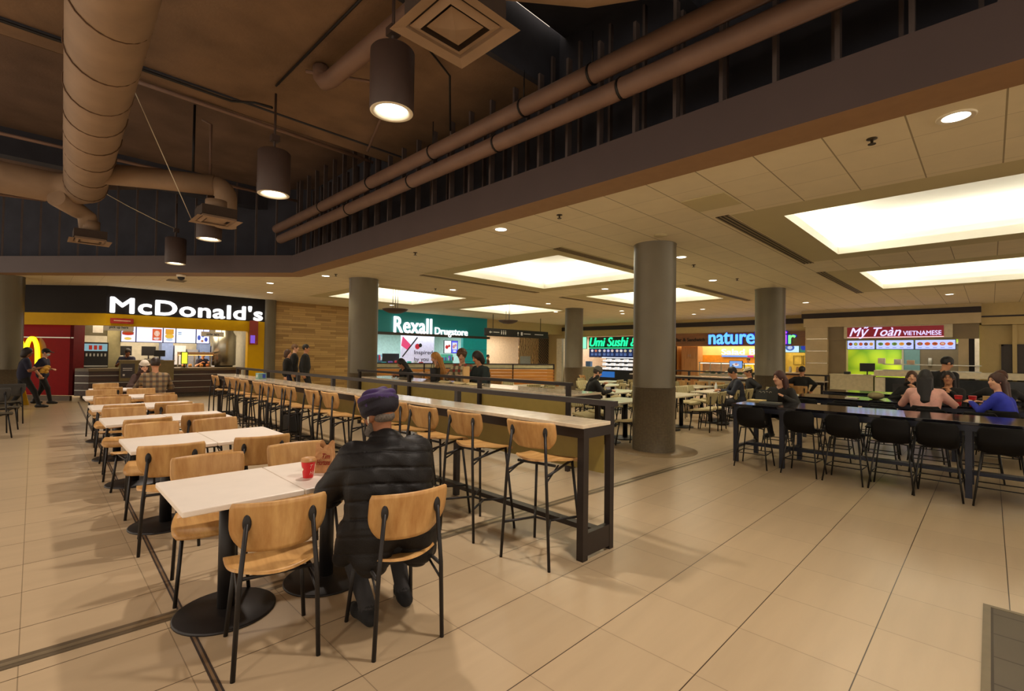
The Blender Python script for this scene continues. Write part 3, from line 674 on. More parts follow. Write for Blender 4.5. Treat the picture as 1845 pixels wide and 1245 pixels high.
# ------------------------------------------------------------------ centre seating: beige tables, striped chairs
M_STRIPE = stripe_mat('striped_fabric', (196, 184, 140), (140, 128, 86), 0, .042)
M_FAB = mat('beige_fabric', (190, 176, 132), rough=.85, var=.06, scale=40)
SC_ = Proto(make_chair('striped_chair', 'striped chair', ms=M_FAB, mb_=M_STRIPE, pad=.035))
M_MARB = mat('pale_marble', (222, 214, 186), rough=.25, var=.05, scale=5)
CT = Proto(make_table('pedestal_table', 'marble table', .64, .7, .74, M_MARB, M_UNDER))
DT = [(7.72, 4.95, 'beside the big column'), (10.0, 4.92, 'just past the big column'), (11.9, 4.78, 'of the man in the navy jacket'), (13.45, 5.95, 'before the salad bar seats'), (9.75, 6.25, 'of the man in the beanie'), (11.75, 7.85, 'behind the man in the beanie'), (13.3, 8.9, 'before the sushi counter'), (8.2, 8.0, 'beyond the second bar end'), (9.3, 8.9, 'farther beyond the second bar'), (7.95, 10.4, 'before the slatted bench')]
for i, (p, q, s_) in enumerate(DT):
    for k in range(2):
        CT.put((p-.325+.65*k, q, 0), 0, f'pale marble table {s_}, the one {["nearer the bars", "nearer the food counters"][k]}', 'pale marble tables in the middle of the hall')
    for k in range(2):
        pc = p-.3+.62*k+random.uniform(-.04, .04)
        if i == 1: pc = (10.12, 10.58)[k]
        if i == 2 and k == 1: pc = 12.2
        ex = ', under the man in the dark jacket' if (i, k) == (2, 0) else ''
        SC_.put((pc, q-.52+random.uniform(-.05, .05)-(.04 if i == 1 else 0), 0), random.uniform(-.18, .18), f'striped chair, near side of the tables {s_}, {["first", "second"][k]} one', 'striped beige chairs in the middle of the hall')
    for k in range(2):
        if i == 4 and k == 0: continue
        SC_.put((p-.3+.62*k+random.uniform(-.05, .05), q+.53+random.uniform(-.05, .05), 0), PI+random.uniform(-.2, .2), f'striped chair, far side of the tables {s_}, {["first", "second"][k]} one', 'striped beige chairs in the middle of the hall')
SC_.put((8.72, 6.3, 0), -PI/2-.6, 'striped beige chair under the man in the grey beanie', 'striped beige chairs in the middle of the hall')
# bar 3 in front of the salad shop with low oak chairs
t = thing('bar_table', 'dark bar table with rail before the salad shop, oak chairs along it', 'bar table', (15.2, 3.2, 0))
MB().box(0, .5, 0, 6.0, .92, .955).build('tabletop', M_STONE, t); MB().box(.01, .05, 0, 6.0, .85, .92).build('apron', M_STEEL, t); MB().box(.45, .5, -.02, 6.02, 1.08, 1.12).build('rail', M_STEEL, t)
for q in (.05, 2.0, 4.0, 5.95): MB().box(.45, .5, q-.03, q+.03, 0, 1.08).build('post', M_STEEL, t); MB().box(.01, .07, q-.03, q+.03, 0, .85).build('leg', M_STEEL, t)
for i, q in enumerate((7.55, 6.95, 6.35, 5.85, 5.2)):
    CH.put((14.9, q, 0), -PI/2+random.uniform(-.1, .1), f'oak chair, {ORD[i]} of the row along the bar before the salad shop', 'oak chairs at the bar before the salad shop')
CH.put((15.1, 11.0, 0), -PI/2-.4, 'lone oak chair standing before the sushi display case', 'oak chairs at the bar before the salad shop')
# chairs cut by the picture edge, far aisle
GC = Proto(make_chair('dining_chair', 'grey chair', ms=mat('grey_fabric', (86, 80, 66), rough=.8), mb_=mat('grey_fabric_back', (70, 68, 64), rough=.8), pad=.03))
for i, (p, q) in enumerate(((-.5, 11.9), (-.42, 13.0), (-.35, 14.3))):
    GC.put((p, q, 0), [-.5, -.3, .2][i], f'grey upholstered chair by the aisle before the burger shop, {ORD[i]} from the camera', 'grey chairs at the edge of the aisle')
# ------------------------------------------------------------------ walls on the far sides
M_FASC = mat('charcoal_fascia', (38, 35, 34), spec=.15, rough=.7, var=.06, scale=2)
M_YEL = mat('mustard_yellow', (206, 160, 8), rough=.6, var=.03, spec=.15)
M_RED = mat('dark_red_panel', (140, 8, 10), rough=.6, var=.05, spec=.15)
M_SIGNW = glow('sign_white', (255, 252, 250), 1.3)
def plank_mat():
    m, nt, b = base('wood_cladding'); L = nt.links
    g = nn(nt, 'ShaderNodeNewGeometry'); sp = nn(nt, 'ShaderNodeSeparateXYZ'); L.new(g.outputs['Position'], sp.inputs[0])
    cv = nn(nt, 'ShaderNodeCombineXYZ'); L.new(sp.outputs[0], cv.inputs[0]); L.new(sp.outputs[2], cv.inputs[1])
    br = nn(nt, 'ShaderNodeTexBrick'); br.inputs['Scale'].default_value = 1; br.offset = .37; br.offset_frequency = 3; br.squash = 1.4; br.squash_frequency = 2
    L.new(cv.outputs[0], br.inputs['Vector'])
    br.inputs['Color1'].default_value = (*lin((196, 160, 96)), 1); br.inputs['Color2'].default_value = (*lin((150, 116, 62)), 1); br.inputs['Mortar'].default_value = (*lin((128, 96, 50)), 1)
    br.inputs['Mortar Size'].default_value = .004; br.inputs['Brick Width'].default_value = .62; br.inputs['Row Height'].default_value = .085
    L.new(br.outputs['Color'], b.inputs['Base Color']); b.inputs['Roughness'].default_value = .6
    return m
w = MB().quad((6.0, 18.8, 0), (10.55, 18.8, 0), (10.55, 18.8, CZ), (6.0, 18.8, CZ)); w.quad((10.55, 18.8, 0), (10.55, 19.6, 0), (10.55, 19.6, CZ), (10.55, 18.8, CZ))
struct('wall_wood_clad', w, plank_mat())
# burger shop shell
w = MB(); F = 18.62
w.box(1.5, 5.95, F, F+.2, 2.63, CZ, 0); w.box(1.5, 5.95, F+.01, F+.21, 2.27, 2.63, 1); w.box(5.37, 5.95, F, F+.25, 0, 2.63, 1)
w.prism([(1.5, F), (1.5, F+.2), (-2.9, F+4.6), (-2.9, F+4.4)], 2.63, CZ, 0); w.prism([(1.5, F+.01), (1.5, F+.21), (-2.9, F+4.61), (-2.9, F+4.41)], 2.27, 2.63, 1)
w.box(5.95, 6.1, F, 24, 0, CZ, 0)
w.quad((5.93, F+.2, 0), (5.93, 24, 0), (5.93, 24, 2.7), (5.93, F+.2, 2.7), 2); w.box(-4, 6, 23.4, 23.5, 0, 3.2, 2)
w.quad((-4, 24, 2.75), (6, 24, 2.75), (6, 18.85, 2.75), (-4, 22, 2.75), 3)
struct('wall_burger_shop', w, [M_FASC, M_YEL, mat('kitchen_wall', (178, 170, 150), rough=.5), M_CEILP])
w = MB()
w.prism([(.86, 19.66), (1.12, 19.92), (1.06, 19.98), (.78, 19.7)], .15, 2.3, 3); w.prism([(.86, 19.66), (.8, 19.72), (-3.2, 23.72), (-3.2, 23.6)], .15, 2.3); w.prism([(.8, 19.5), (.86, 19.66), (-3.2, 23.6), (-3.2, 23.5)], 0, .14, 1)
w.prism([(.85, 19.64), (.86, 19.66), (-3.2, 23.6), (-3.2, 23.57)], 1.88, 1.91, 2)
struct('wall_red_panel', w, [M_RED, mat('plinth', (90, 74, 54), rough=.5), M_STAIN, mat('red_return', (84, 6, 10), rough=.6, spec=.15)])  # return gets a darker red to hold down the kitchen light on it
t = thing('shop_sign', 'large white lit letters spelling McDonald\'s on the charcoal fascia', 'sign', (1.6, F-.02, 2.67))
text_mb("McDonald's", 4.2, .47, .07, offset=.04, spacing=1.06).build('lettering', M_SIGNW, t)
# golden arches: two tapering yellow arches on a rounded disc board
t = thing('arches_sign', 'glowing yellow double arch sign on the red wall', 'sign', (-.14, 20.61, 1.08)); t.rotation_euler = (0, 0, -PI/4)
M_ARCH = glow('arch_yellow', (255, 232, 20), 1.5)
a = MB()
for c in (-.26, .18):
    out = [(c+.235*math.cos(w)*1.0, .12+.72*max(0, math.sin(w))**.75) for w in np.linspace(PI, 0, 22)]
    inn = [(c+.125*math.cos(w), .12+.60*max(0, math.sin(w))**.8) for w in np.linspace(PI, 0, 22)]
    out[0] = (c-.25, 0); out[-1] = (c+.25, 0); inn[0] = (c-.13, 0); inn[-1] = (c+.13, 0)
    n = len(out)
    vs = [(x, -.06, z) for x, z in out]+[(x, -.06, z) for x, z in inn]+[(x, 0, z) for x, z in out]+[(x, 0, z) for x, z in inn]
    fs = [(i, i+1, n+i+1, n+i) for i in range(n-1)]+[(i, 2*n+i, 2*n+i+1, i+1) for i in range(n-1)]+[(n+i, n+i+1, 3*n+i+1, 3*n+i) for i in range(n-1)]
    a.add(vs, fs)
a.build('arches', M_ARCH, t)
b = MB(); pts = [(.08*1.0+.5*math.cos(w), .42+.5*math.sin(w)) for w in np.linspace(0, 2*PI, 28, endpoint=False)]
b.add([(x, .02, z) for x, z in pts]+[(x, .06, z) for x, z in pts], [list(range(28))]+[(i, (i+1) % 28, 28+(i+1) % 28, 28+i) for i in range(28)]); b.build('sign_backing', mat('ochre_board', (150, 84, 24), rough=.5), t)
# counter
t = thing('serving_counter', 'burger shop counter with dark wood front crossed by steel strips', 'counter', (1.2, 19.25, 0))
M_DKW = wood('dark_wood_front', (74, 46, 30), (48, 28, 18), axis=0)
c = MB(); c.box(0, 4.15, 0, .7, .14, .88); c.prism([(0, 0), (0, .5), (-.2, .5), (-.3, .3)], .14, .88); c.build('front_panel', M_DKW, t)
c = MB(); c.box(-.02, 4.17, -.05, .75, .88, .97, bev=.008); c.prism([(0, -.05), (0, .52), (-.18, .52), (-.3, .27)], .88, .97); c.build('worktop', mat('counter_top_brown', (98, 82, 52), rough=.3), t)
c = MB()
for z in (.3, .52, .74): c.box(0, 4.15, -.012, 0, z, z+.02); c.add([(0, -.012, z), (-.3, .288, z), (-.3, .288, z+.02), (0, -.012, z+.02)], [(0, 1, 2, 3)])
c.build('steel_strip', M_STAIN, t); MB().box(0, 4.15, .08, .6, 0, .14).build('plinth', mat('plinth2', (70, 58, 44)), t)
t = thing('order_station', 'raised olive brown order station with a dark notice at the burger counter', 'counter', (1.9, 18.98, 0))
MB().box(0, 1.38, 0, .2, .58, 1.2).build('front_panel', mat('olive_brown', (112, 96, 54), rough=.45), t)
MB().box(-.02, 1.4, -.02, .24, 1.2, 1.23).build('ledge', mat('olive_brown2', (124, 106, 62), rough=.4), t)
b = MB().box(.02, .36, -.014, -.002, .68, 1.12); b.box(.07, .3, -.016, -.014, .96, .985, 1); b.box(.07, .3, -.016, -.014, .91, .93, 1); b.box(.07, .12, -.016, -.014, .74, .8, 1)
b.build('notice', [mat('notice_dark', (52, 46, 48)), mat('notice_white', (190, 186, 180))], t)
def sign_board(name, label, cat, loc, w, h, mboard, txt=None, mtxt=None, tw=.8, th=.5, rot=0, d=.04, hang=0):
    t = thing(name, label, cat, loc, rot)
    MB().box(0, w, 0, d, 0, h, bev=.004).build('board', mboard, t)
    if txt:
        tb = text_mb(txt, w*tw, h*th, .006, offset=.02); tb.xf(Matrix.Translation((w*(1-tw)/2, -.004, h*(1-th)/2))); tb.build('lettering', mtxt, t)
    if hang:
        g = MB()
        for x in (w*.1, w*.9): g.tube([(x, d/2, h), (x, d/2, h+hang)], .008, 6)
        g.build('hanger', M_BLACK, t)
    return t
M_BOARDG = mat('sign_grey', (168, 156, 130), rough=.5, emit=(168, 156, 130), es=.3); M_INK = mat('ink_dark', (30, 24, 20))  # faint glow put into the board colour to lift its backlit face
sign_board('hanging_sign', 'grey hanging sign reading pick up here over the burger counter', 'sign', (1.48, 18.9, 2.13), .72, .2, M_BOARDG, 'pick up here', M_INK, .62, .5, hang=.3)
sign_board('hanging_sign', 'small grey hanging sign reading order here over the burger counter', 'sign', (4.02, 18.95, 2.05), .68, .16, M_BOARDG, 'order here', M_INK, .55, .5, hang=.3)
t = sign_board('wall_sign', 'small red sign fixed on the yellow band above the pick up sign', 'sign', (1.6, 18.55, 2.34), .55, .16, mat('sign_red', (170, 40, 22)), None)
MB().box(.08, .48, -.008, -.001, .07, .1).build('lettering', mat('sign_pale', (230, 180, 150)), t)
t = sign_board('hanging_banner', 'red and violet banner hanging on the yellow pier of the burger shop', 'banner', (5.4, 18.55, 1.8), .28, .85, mat('banner_red', (150, 44, 20)), None)
MB().box(.03, .18, -.008, -.002, .05, .33).build('lit_patch', glow('violet_patch', (140, 90, 220), .7), t)
# screens with food pictures
FOOD = [(200, 90, 40), (180, 40, 30), (220, 170, 60), (110, 150, 60), (150, 90, 60), (225, 205, 170), (90, 60, 40)]
def screen(label, M, w, h, bg, s, items, frame=True, name='menu_screen', cat='screen', group=None):
    t = thing(name, label, cat, (0, 0, 0), 0, group); t.matrix_world = M
    if frame: MB().box(-.02, w+.02, 0, .05, -.02, h+.02).build('casing', M_BLKPL, t)
    cols = []; b = MB(); mats = [glow('scr_%d_%d_%d_%d' % (*bg, int(s*10)), bg, s)]
    b.quad((0, -.003, 0), (w, -.003, 0), (w, -.003, h), (0, -.003, h), 0)
    for (cx, cz, rx, rz_, c) in items:
        n = 'food_%d_%d_%d' % c; g = glow(n, c, .8)
        if g not in mats: mats.append(g)
        if rx < 0: b.quad((cx+rx, -.006, cz-rz_), (cx-rx, -.006, cz-rz_), (cx-rx, -.006, cz+rz_), (cx+rx, -.006, cz+rz_), mats.index(g))
        else: b.disc((0, -.006, 0), (1, 0, 0), (0, 0, 1), cx, cz, rx, mats.index(g), 12, rz_)
    b.build('display', mats, t)
    return t
R = random.Random(3)
LILAC = (214, 214, 255)
G_MS = 'menu screens over the burger counter'
mq = 20.45
screen('menu screen with a big burger, beside the pick up sign', WALLQ(2.06, mq, 1.83), .37, .52, LILAC, 1.2, [(.17, .3, .16, .07, (150, 80, 40)), (.17, .26, .16, .05, (200, 50, 30)), (.17, .1, .1, .05, (240, 200, 90))], group=G_MS)
screen('menu screen with an orange poster in its corner', WALLQ(2.46, mq, 1.83), .72, .52, LILAC, 1.2, [(.56, .26, -.13, .2, (220, 90, 40)), (.56, .3, .08, .1, (250, 225, 200)), (.56, .13, .1, .05, (240, 240, 235))], group=G_MS)
screen('narrow menu screen with golden fries', WALLQ(3.21, mq, 1.83), .34, .52, LILAC, 1.2, [(.17, .38, -.12, .09, (230, 160, 30)), (.17, .22, .13, .09, (240, 190, 60)), (.17, .1, .1, .05, (200, 220, 240))], group=G_MS)
screen('menu screen with pale blank panels', WALLQ(3.58, mq, 1.83), .58, .52, (222, 232, 255), 1.2, [(.1, .36, -.05, .02, (150, 170, 200)), (.1, .3, -.05, .015, (150, 170, 200))], group=G_MS)
screen('menu screen with scattered blue cups, beside the order sign', WALLQ(4.19, mq, 1.83), .4, .52, LILAC, 1.2, [(.08, .2, .05, .09, (60, 90, 190)), (.2, .3, .05, .08, (70, 100, 200)), (.3, .14, .05, .08, (60, 80, 180)), (.18, .08, .04, .04, (190, 120, 60))], group=G_MS)
# burger kitchen equipment
t = thing('soda_fountain', 'tall black soda fountain with lit picture panel behind the burger counter', 'drinks machine', (1.1, 20.2, 0))
MB().box(0, .62, 0, .6, 0, 1.78, bev=.01).build('cabinet', M_BLKPL, t)
b = MB().box(.03, .59, -.01, .0, 1.5, 1.73)
for k in range(3): b.box(.14+k*.12, .22+k*.12, -.014, -.01, 1.54, 1.68, 1)
b.build('lit_panel', [glow('soda_blue', (150, 190, 200), .6), glow('soda_red', (180, 40, 20), .6)], t)
g = MB()
for k in range(6): g.box(.07+k*.09, .11+k*.09, -.05, 0, 1.33, 1.42)
g.build('nozzle', M_STAIN, t)
MB().box(.02, .6, -.1, 0, 1.0, 1.04).build('drip_tray', M_STAIN, t)
def monitor(label, loc, w, h, rz=0, mscr=None, cat='monitor', name='till_monitor'):
    t = thing(name, label, cat, loc, rz)
    MB().box(-w/2, w/2, -.02, .02, .12, .12+h, bev=.006).build('casing', M_BLKPL, t)
    MB().box(-w/2+.02, w/2-.02, -.024, -.02, .14, .1+h).build('display', mscr or M_BLACK, t)
    MB().tube([(0, .01, .01), (0, .01, .14)], .02, 8).build('neck', M_BLKPL, t); MB().box(-.1, .1, -.08, .1, 0, .012).build('base', M_BLKPL, t)
    return t
t = thing('kitchen_counter', 'steel kitchen counter behind the burger tills', 'counter', (1.9, 21.7, 0))
MB().box(0, 3.9, 0, .7, .86, .9).build('worktop', M_STAIN, t); MB().box(.02, 3.88, .04, .68, 0, .86).build('cabinet', mat('kitchen_grey', (110, 104, 90), rough=.4), t)
for p, s_ in ((2.3, 'nearest the soda fountain'), (3.0, 'in the middle')): monitor('black kitchen monitor on the steel counter, '+s_, (p, 21.9, .9+.33), .42, .34)
for p, s_ in ((2.3, 'nearest the soda fountain'), (3.0, 'in the middle')): tag(MB().box(-.13, .13, -.1, .1, 0, .33).build('monitor_riser', M_STAIN, None, (p, 21.9, .9)), 'steel riser under the black kitchen monitor '+s_, 'stand')
t = monitor('black till monitor on the order station beside the notice', (2.9, 19.08, 1.232), .3, .2, PI)
monitor('slim lit yellow menu kiosk screen on the burger counter', (3.66, 19.5, .97), .2, .42, 0, glow('kiosk_yellow', (230, 240, 60), 1.1), 'screen', 'kiosk_screen')
t = thing('heat_station', 'glowing heat lamp station behind the burger counter', 'food warmer', (3.7, 20.4, 0))
MB().box(0, 1.05, 0, .5, 0, .95).build('cabinet', M_BLKPL, t); MB().box(0, 1.05, 0, .5, 1.4, 1.5).build('hood', mat('hood_tan', (150, 116, 80), rough=.4, metal=.3), t)
MB().box(.02, 1.03, .05, .45, 1.385, 1.4).build('heat_lamp', glow('heat_orange', (255, 176, 96), 3), t)
g = MB()
for x in (0, .5, 1.01): g.box(x, x+.04, .42, .48, .95, 1.4)
g.build('upright', M_STAIN, t)
for k, (x, c) in enumerate(((.15, (220, 150, 80)), (.35, (240, 190, 110)), (.7, (230, 170, 90)), (.9, (210, 130, 70)))):
    tag(MB().lathe([(.05, 0), (.06, .1), (.02, .12)], 10).build('food_carton', mat('carton_%d' % k, c), None, (3.7+x, 20.62, .95)), f'small food carton in the glowing heat station, {ORD[k]} from the kiosk screen side', 'food carton', 'cartons in the heat station')
t = thing('steel_hood', 'big shiny stainless hood beside the yellow pier of the burger shop', 'extractor hood', (5.2, 20.9, 0))
MB().lathe([(.36, 1.0), (.4, 1.02), (.4, 2.15), (.3, 2.3), (.3, 2.6)], 28).build('drum', M_STAIN, t); MB().lathe([(.3, 0), (.3, 1.0)], 20).build('stand', M_BLKPL, t)
b = MB().box(0, .62, 0, .04, 0, .42); b.box(.24, .5, -.004, 0, .1, .34, 1)
tag(b.build('wall_cabinet', [mat('cabinet_grey', (112, 106, 84), rough=.4, metal=.3), mat('paper_white', (215, 210, 200))], None, (1.12, 20.8, 2.0)), 'grey cabinet with white notice above the soda fountain', 'cabinet')
struct('wall_kitchen_screen', MB().box(1.72, 2.06, 20.6, 20.66, 0, 2.75), mat('pale_steel', (176, 168, 128), rough=.4, metal=.4))
b = MB()
for k in range(5): b.box(3.5+k*.42, 3.86+k*.42, 22.6, 23.2, .9+.1*(k % 2), 1.9-.15*(k % 3), k % 3)
struct('wall_kitchen_back', b, [mat('shelf_blue', (120, 140, 190)), mat('shelf_pale', (210, 208, 215)), mat('shelf_grey', (140, 140, 150))])
light('AREA', (3.2, 21.5, 2.7), 190, (255, 236, 205), 4, sy=2.5)
light('AREA', (3.3, 19.9, 2.7), 55, (255, 230, 190), 3.5, sy=.6)

# ------------------------------------------------------------------ drugstore
M_TEAL = mat('teal_fascia', (8, 122, 120), rough=.45, var=.02, emit=(8, 120, 118), es=.12)
w = MB(); w.box(10.55, 16.9, 18.78, 18.95, 2.5, CZ, 0); w.box(10.5, 17.05, 18.7, 18.85, 2.38, 2.5, 1); w.box(15.3, 16.9, 18.78, 18.95, 0, 2.38, 2)
for z in (1.2, 1.8): w.box(15.3, 16.9, 18.775, 18.78, z, z+.012, 1)
struct('wall_drugstore_front', w, [M_TEAL, mat('bulkhead_dark', (62, 56, 46), rough=.5), mat('teal_panel', (10, 150, 146), rough=.4, emit=(10, 150, 146), es=.25)])
w = MB(); w.box(10.0, 17, 23.8, 23.9, 0, 3.1, 0); w.box(16.85, 16.95, 18.95, 24, 0, 3.2, 0); w.quad((10.4, 18.95, 2.72), (17, 18.95, 2.72), (17, 24, 2.72), (10.4, 24, 2.72), 1)
struct('wall_drugstore_inside', w, [mat('store_white', (206, 226, 222), rough=.6), mat('store_ceiling', (225, 235, 230), rough=.7)])
light('AREA', (13.2, 20.8, 2.68), 190, (225, 245, 245), 5, sy=2.5)
t = thing('shop_sign', 'white lit letters spelling Rexall Drugstore on the teal fascia', 'sign', (11.3, 18.75, 2.5))
text_mb('Rexall', 2.02, .7, .06, offset=.024, spacing=1.06).build('lettering', M_SIGNW, t)
tb = text_mb('Drugstore', 2.0, .44, .06, offset=.014, spacing=1.05); tb.xf(Matrix.Translation((2.22, 0, -.11))); tb.build('lettering', M_SIGNW, t)
t = thing('display_poster', 'large lilac poster with red emblem and the word Inspired in the drugstore window', 'poster', (12.6, 20.2, 1.0))
b = MB().box(0, 1.95, 0, .05, 0, 1.45, 0); b.add([(0, -.006, .95), (.38, -.006, .72), (.55, -.006, .98), (.08, -.006, 1.4)], [(0, 1, 2, 3)], 1)
b.add([(.05, -.007, .42), (.1, -.007, .38), (.95, -.007, 1.35), (.9, -.007, 1.4)], [(0, 1, 2, 3)], 2)
b.disc((0, -.008, 0), (1, 0, 0), (0, 0, 1), .93, .92, .14, 3, 14); b.disc((0, -.009, 0), (1, 0, 0), (0, 0, 1), 1.1, .98, .1, 2, 12)
b.build('poster_sheet', [mat('lilac', (206, 196, 220), emit=(206, 196, 220), es=.35), glow('poster_pink', (235, 70, 120), .8), M_INK, glow('poster_red', (200, 30, 50), .7)], t)
tb = text_mb('Inspired', 1.1, .26, .006, offset=.006); tb.xf(Matrix.Translation((.75, -.008, .47))); tb.build('lettering', mat('ink_plum', (48, 40, 66)), t)
tb = text_mb('by you', .85, .26, .006, offset=.006); tb.xf(Matrix.Translation((.75, -.008, .13))); tb.build('lettering', mat('ink_plum', (48, 40, 66)), t)
screen('white screen with red blots in the drugstore', WALLQ(14.75, 19.6, 1.62), .42, .62, (245, 245, 240), 1.1, [(.15, .3, .1, .1, (200, 40, 40)), (.3, .36, .07, .07, (190, 50, 50))])
screen('blue framed screen with red and white pictures in the drugstore', WALLQ(15.2, 19.6, 1.62), .4, .62, (90, 90, 230), 1.1, [(.2, .36, -.15, .18, (235, 235, 240)), (.14, .33, .08, .09, (200, 40, 60)), (.26, .4, .07, .07, (190, 60, 60)), (.2, .1, .12, .05, (235, 240, 250))])
for k, (p, q, c, h) in enumerate(((11.0, 20.4, (40, 60, 70), 1.45), (11.75, 20.8, (150, 190, 205), 1.5), (14.6, 20.6, (90, 190, 195), 1.7), (15.6, 20.4, (120, 200, 160), 1.55))):
    t = thing('store_shelf', ['dark gondola shelf at the wood wall end of the drugstore', 'pale blue gondola shelf behind the poster in the drugstore', 'turquoise gondola shelf between poster and screens in the drugstore', 'green gondola shelf below the screens in the drugstore'][k], 'shelf', (p, q, 0))
    MB().box(-.4, .4, .1, .4, 0, h).build('carcass', mat('gond_%d' % k, c), t)
    g = MB(); cm_ = [mat('pack_%d' % i, cc) for i, cc in enumerate(((90, 200, 210), (150, 90, 190), (235, 235, 240), (60, 130, 150), (200, 60, 80)))]
    for r_ in range(4):
        for i in range(8): g.box(-.38+i*.096, -.3+i*.096, 0, .1, .2+r_*.34, .2+r_*.34+R.uniform(.12, .26), R.randrange(5))
    o = g.build('goods', cm_, t); o['kind'] = 'stuff'
tag(MB().box(-.45, .45, 0, .05, 0, .5, bev=.01).build('store_monitor', M_BLKPL, None, (12.15, 20.35, 1.05)), 'dark monitor panel at the counter in the drugstore', 'monitor')
t = thing('store_counter', 'white checkout counter just inside the drugstore', 'counter', (11.2, 19.6, 0))
MB().box(0, 2.6, 0, .5, 0, 1.02).build('cabinet', mat('store_white', (206, 226, 222)), t); MB().box(-.03, 2.63, -.03, .53, 1.02, 1.06).build('worktop', M_TRIMW, t)
for k in range(7):
    c = [(60, 170, 180), (120, 80, 180), (200, 40, 50), (60, 60, 200), (60, 180, 170), (200, 200, 210), (180, 40, 60)][k]
    tag(MB().box(-.09, .09, -.06, .06, 0, .1+.03*(k % 3), bev=.01).build('goods_box', mat('goods_%d' % k, c), None, (11.45+k*.34, 19.8, 1.06)), f'{["turquoise", "violet", "red", "blue", "green", "grey", "crimson"][k]} goods box on the drugstore checkout counter', 'box', 'goods boxes on the drugstore counter')
# corridor beyond
w = MB(); w.box(16.9, 23.2, 18.8, 19.0, 2.85, CZ, 0); w.box(16.9, 27, 23.0, 23.1, 0, 3.4, 1); w.quad((17, 19, 2.9), (27, 19, 2.9), (27, 23, 2.9), (17, 23, 2.9), 1)
struct('wall_corridor', w, [M_CREAM, mat('corridor_white', (222, 208, 186), rough=.6)])
light('AREA', (20, 21.2, 2.85), 150, (255, 236, 210), 4, sy=2)
t = thing('wayfinding_sign', 'long black hanging wayfinding sign with arrows and pictograms', 'sign', (14.5, 16.2, 2.42))
MB().box(0, 4.35, 0, .12, 0, .36, bev=.02).build('board', mat('sign_black', (34, 36, 32), rough=.5), t)
g = MB()
for x in (.5, 3.8): g.tube([(x, .06, .36), (x, .06, 1.02)], .015, 8)
g.build('hanger', M_BLACK, t)
g = MB(); Y = -.004
def arrow(x, z, dx, dz, s): g.add([(x+dx*s, Y, z+dz*s), (x-dz*s*.7, Y, z+dx*s*.7), (x+dz*s*.7, Y, z-dx*s*.7)], [(0, 1, 2)]); g.box(min(x, x-dx*s)-.012, max(x, x-dx*s)+.012, Y, 0, min(z, z-dz*s)-.012, max(z, z-dz*s)+.012)
arrow(.3, .18, -1, 0, .09); arrow(2.1, .18, 0, 1, .09); g.box(2.3, 2.42, Y, 0, .1, .26)
for k in range(3): g.disc((0, Y, 0), (1, 0, 0), (0, 0, 1), 1.0+k*.13, .27, .025, 0, 8); g.box(.97+k*.13, 1.03+k*.13, Y, 0, .1, .23)
for x0, x1 in ((.48, .85), (2.5, 3.0), (3.3, 3.95)): g.box(x0, x1, Y, 0, .17, .2)
g.build('pictograms', mat('sign_cream', (180, 176, 160), emit=(180, 176, 160), es=.25), t)
def mural():
    m, nt, b = base('mural_print'); L = nt.links
    tc = nn(nt, 'ShaderNodeTexCoord'); wv = nn(nt, 'ShaderNodeTexWave'); wv.inputs['Scale'].default_value = 3; wv.inputs['Distortion'].default_value = 9; wv.inputs['Detail'].default_value = 3
    L.new(tc.outputs['Object'], wv.inputs['Vector']); r = nn(nt, 'ShaderNodeValToRGB'); e = r.color_ramp.elements
    e[0].color = (*lin((86, 52, 26)), 1); e[1].color = (*lin((226, 196, 146)), 1); L.new(wv.outputs['Fac'], r.inputs[0]); L.new(r.outputs[0], b.inputs['Base Color']); b.inputs['Roughness'].default_value = .5
    return m
def mural2():
    m, nt, b = base('mural_print_dark'); L = nt.links
    tc = nn(nt, 'ShaderNodeTexCoord'); mp = nn(nt, 'ShaderNodeMapping'); mp.inputs['Rotation'].default_value = (0, .8, 0); L.new(tc.outputs['Object'], mp.inputs['Vector'])
    wv = nn(nt, 'ShaderNodeTexWave'); wv.inputs['Scale'].default_value = 2.5; wv.inputs['Distortion'].default_value = 3; L.new(mp.outputs[0], wv.inputs['Vector'])
    r = nn(nt, 'ShaderNodeValToRGB'); e = r.color_ramp.elements; e[0].color = (*lin((38, 52, 58)), 1); e[1].color = (*lin((170, 140, 110)), 1); e[0].position = .6; L.new(wv.outputs['Fac'], r.inputs[0]); L.new(r.outputs[0], b.inputs['Base Color']); b.inputs['Roughness'].default_value = .5
    return m
t = thing('wall_mural', 'large food mural, half tan and half dark slate, at the corridor corner', 'mural', (20.5, 19.9, .9))
MB().box(0, 1.75, 0, .06, 0, 1.95).build('tan_half', mural(), t); MB().box(1.75, 2.75, 0, .06, 0, 1.95).build('slate_half', mural2(), t); MB().box(.1, 1.0, -.01, 0, .05, .6).build('caption_panel', mat('caption_blue', (170, 180, 184)), t)
t = thing('white_pillar', 'narrow white panelled pillar beside the far column', 'pillar', (22.6, 18.2, 0)); MB().box(0, .5, 0, .55, 0, 2.6, bev=.01).build('panel', mat('pillar_white', (214, 206, 182), rough=.4), t); MB().box(-.006, 0, -.01, .14, 0, 2.6).build('edge_strip', M_STAIN, t)
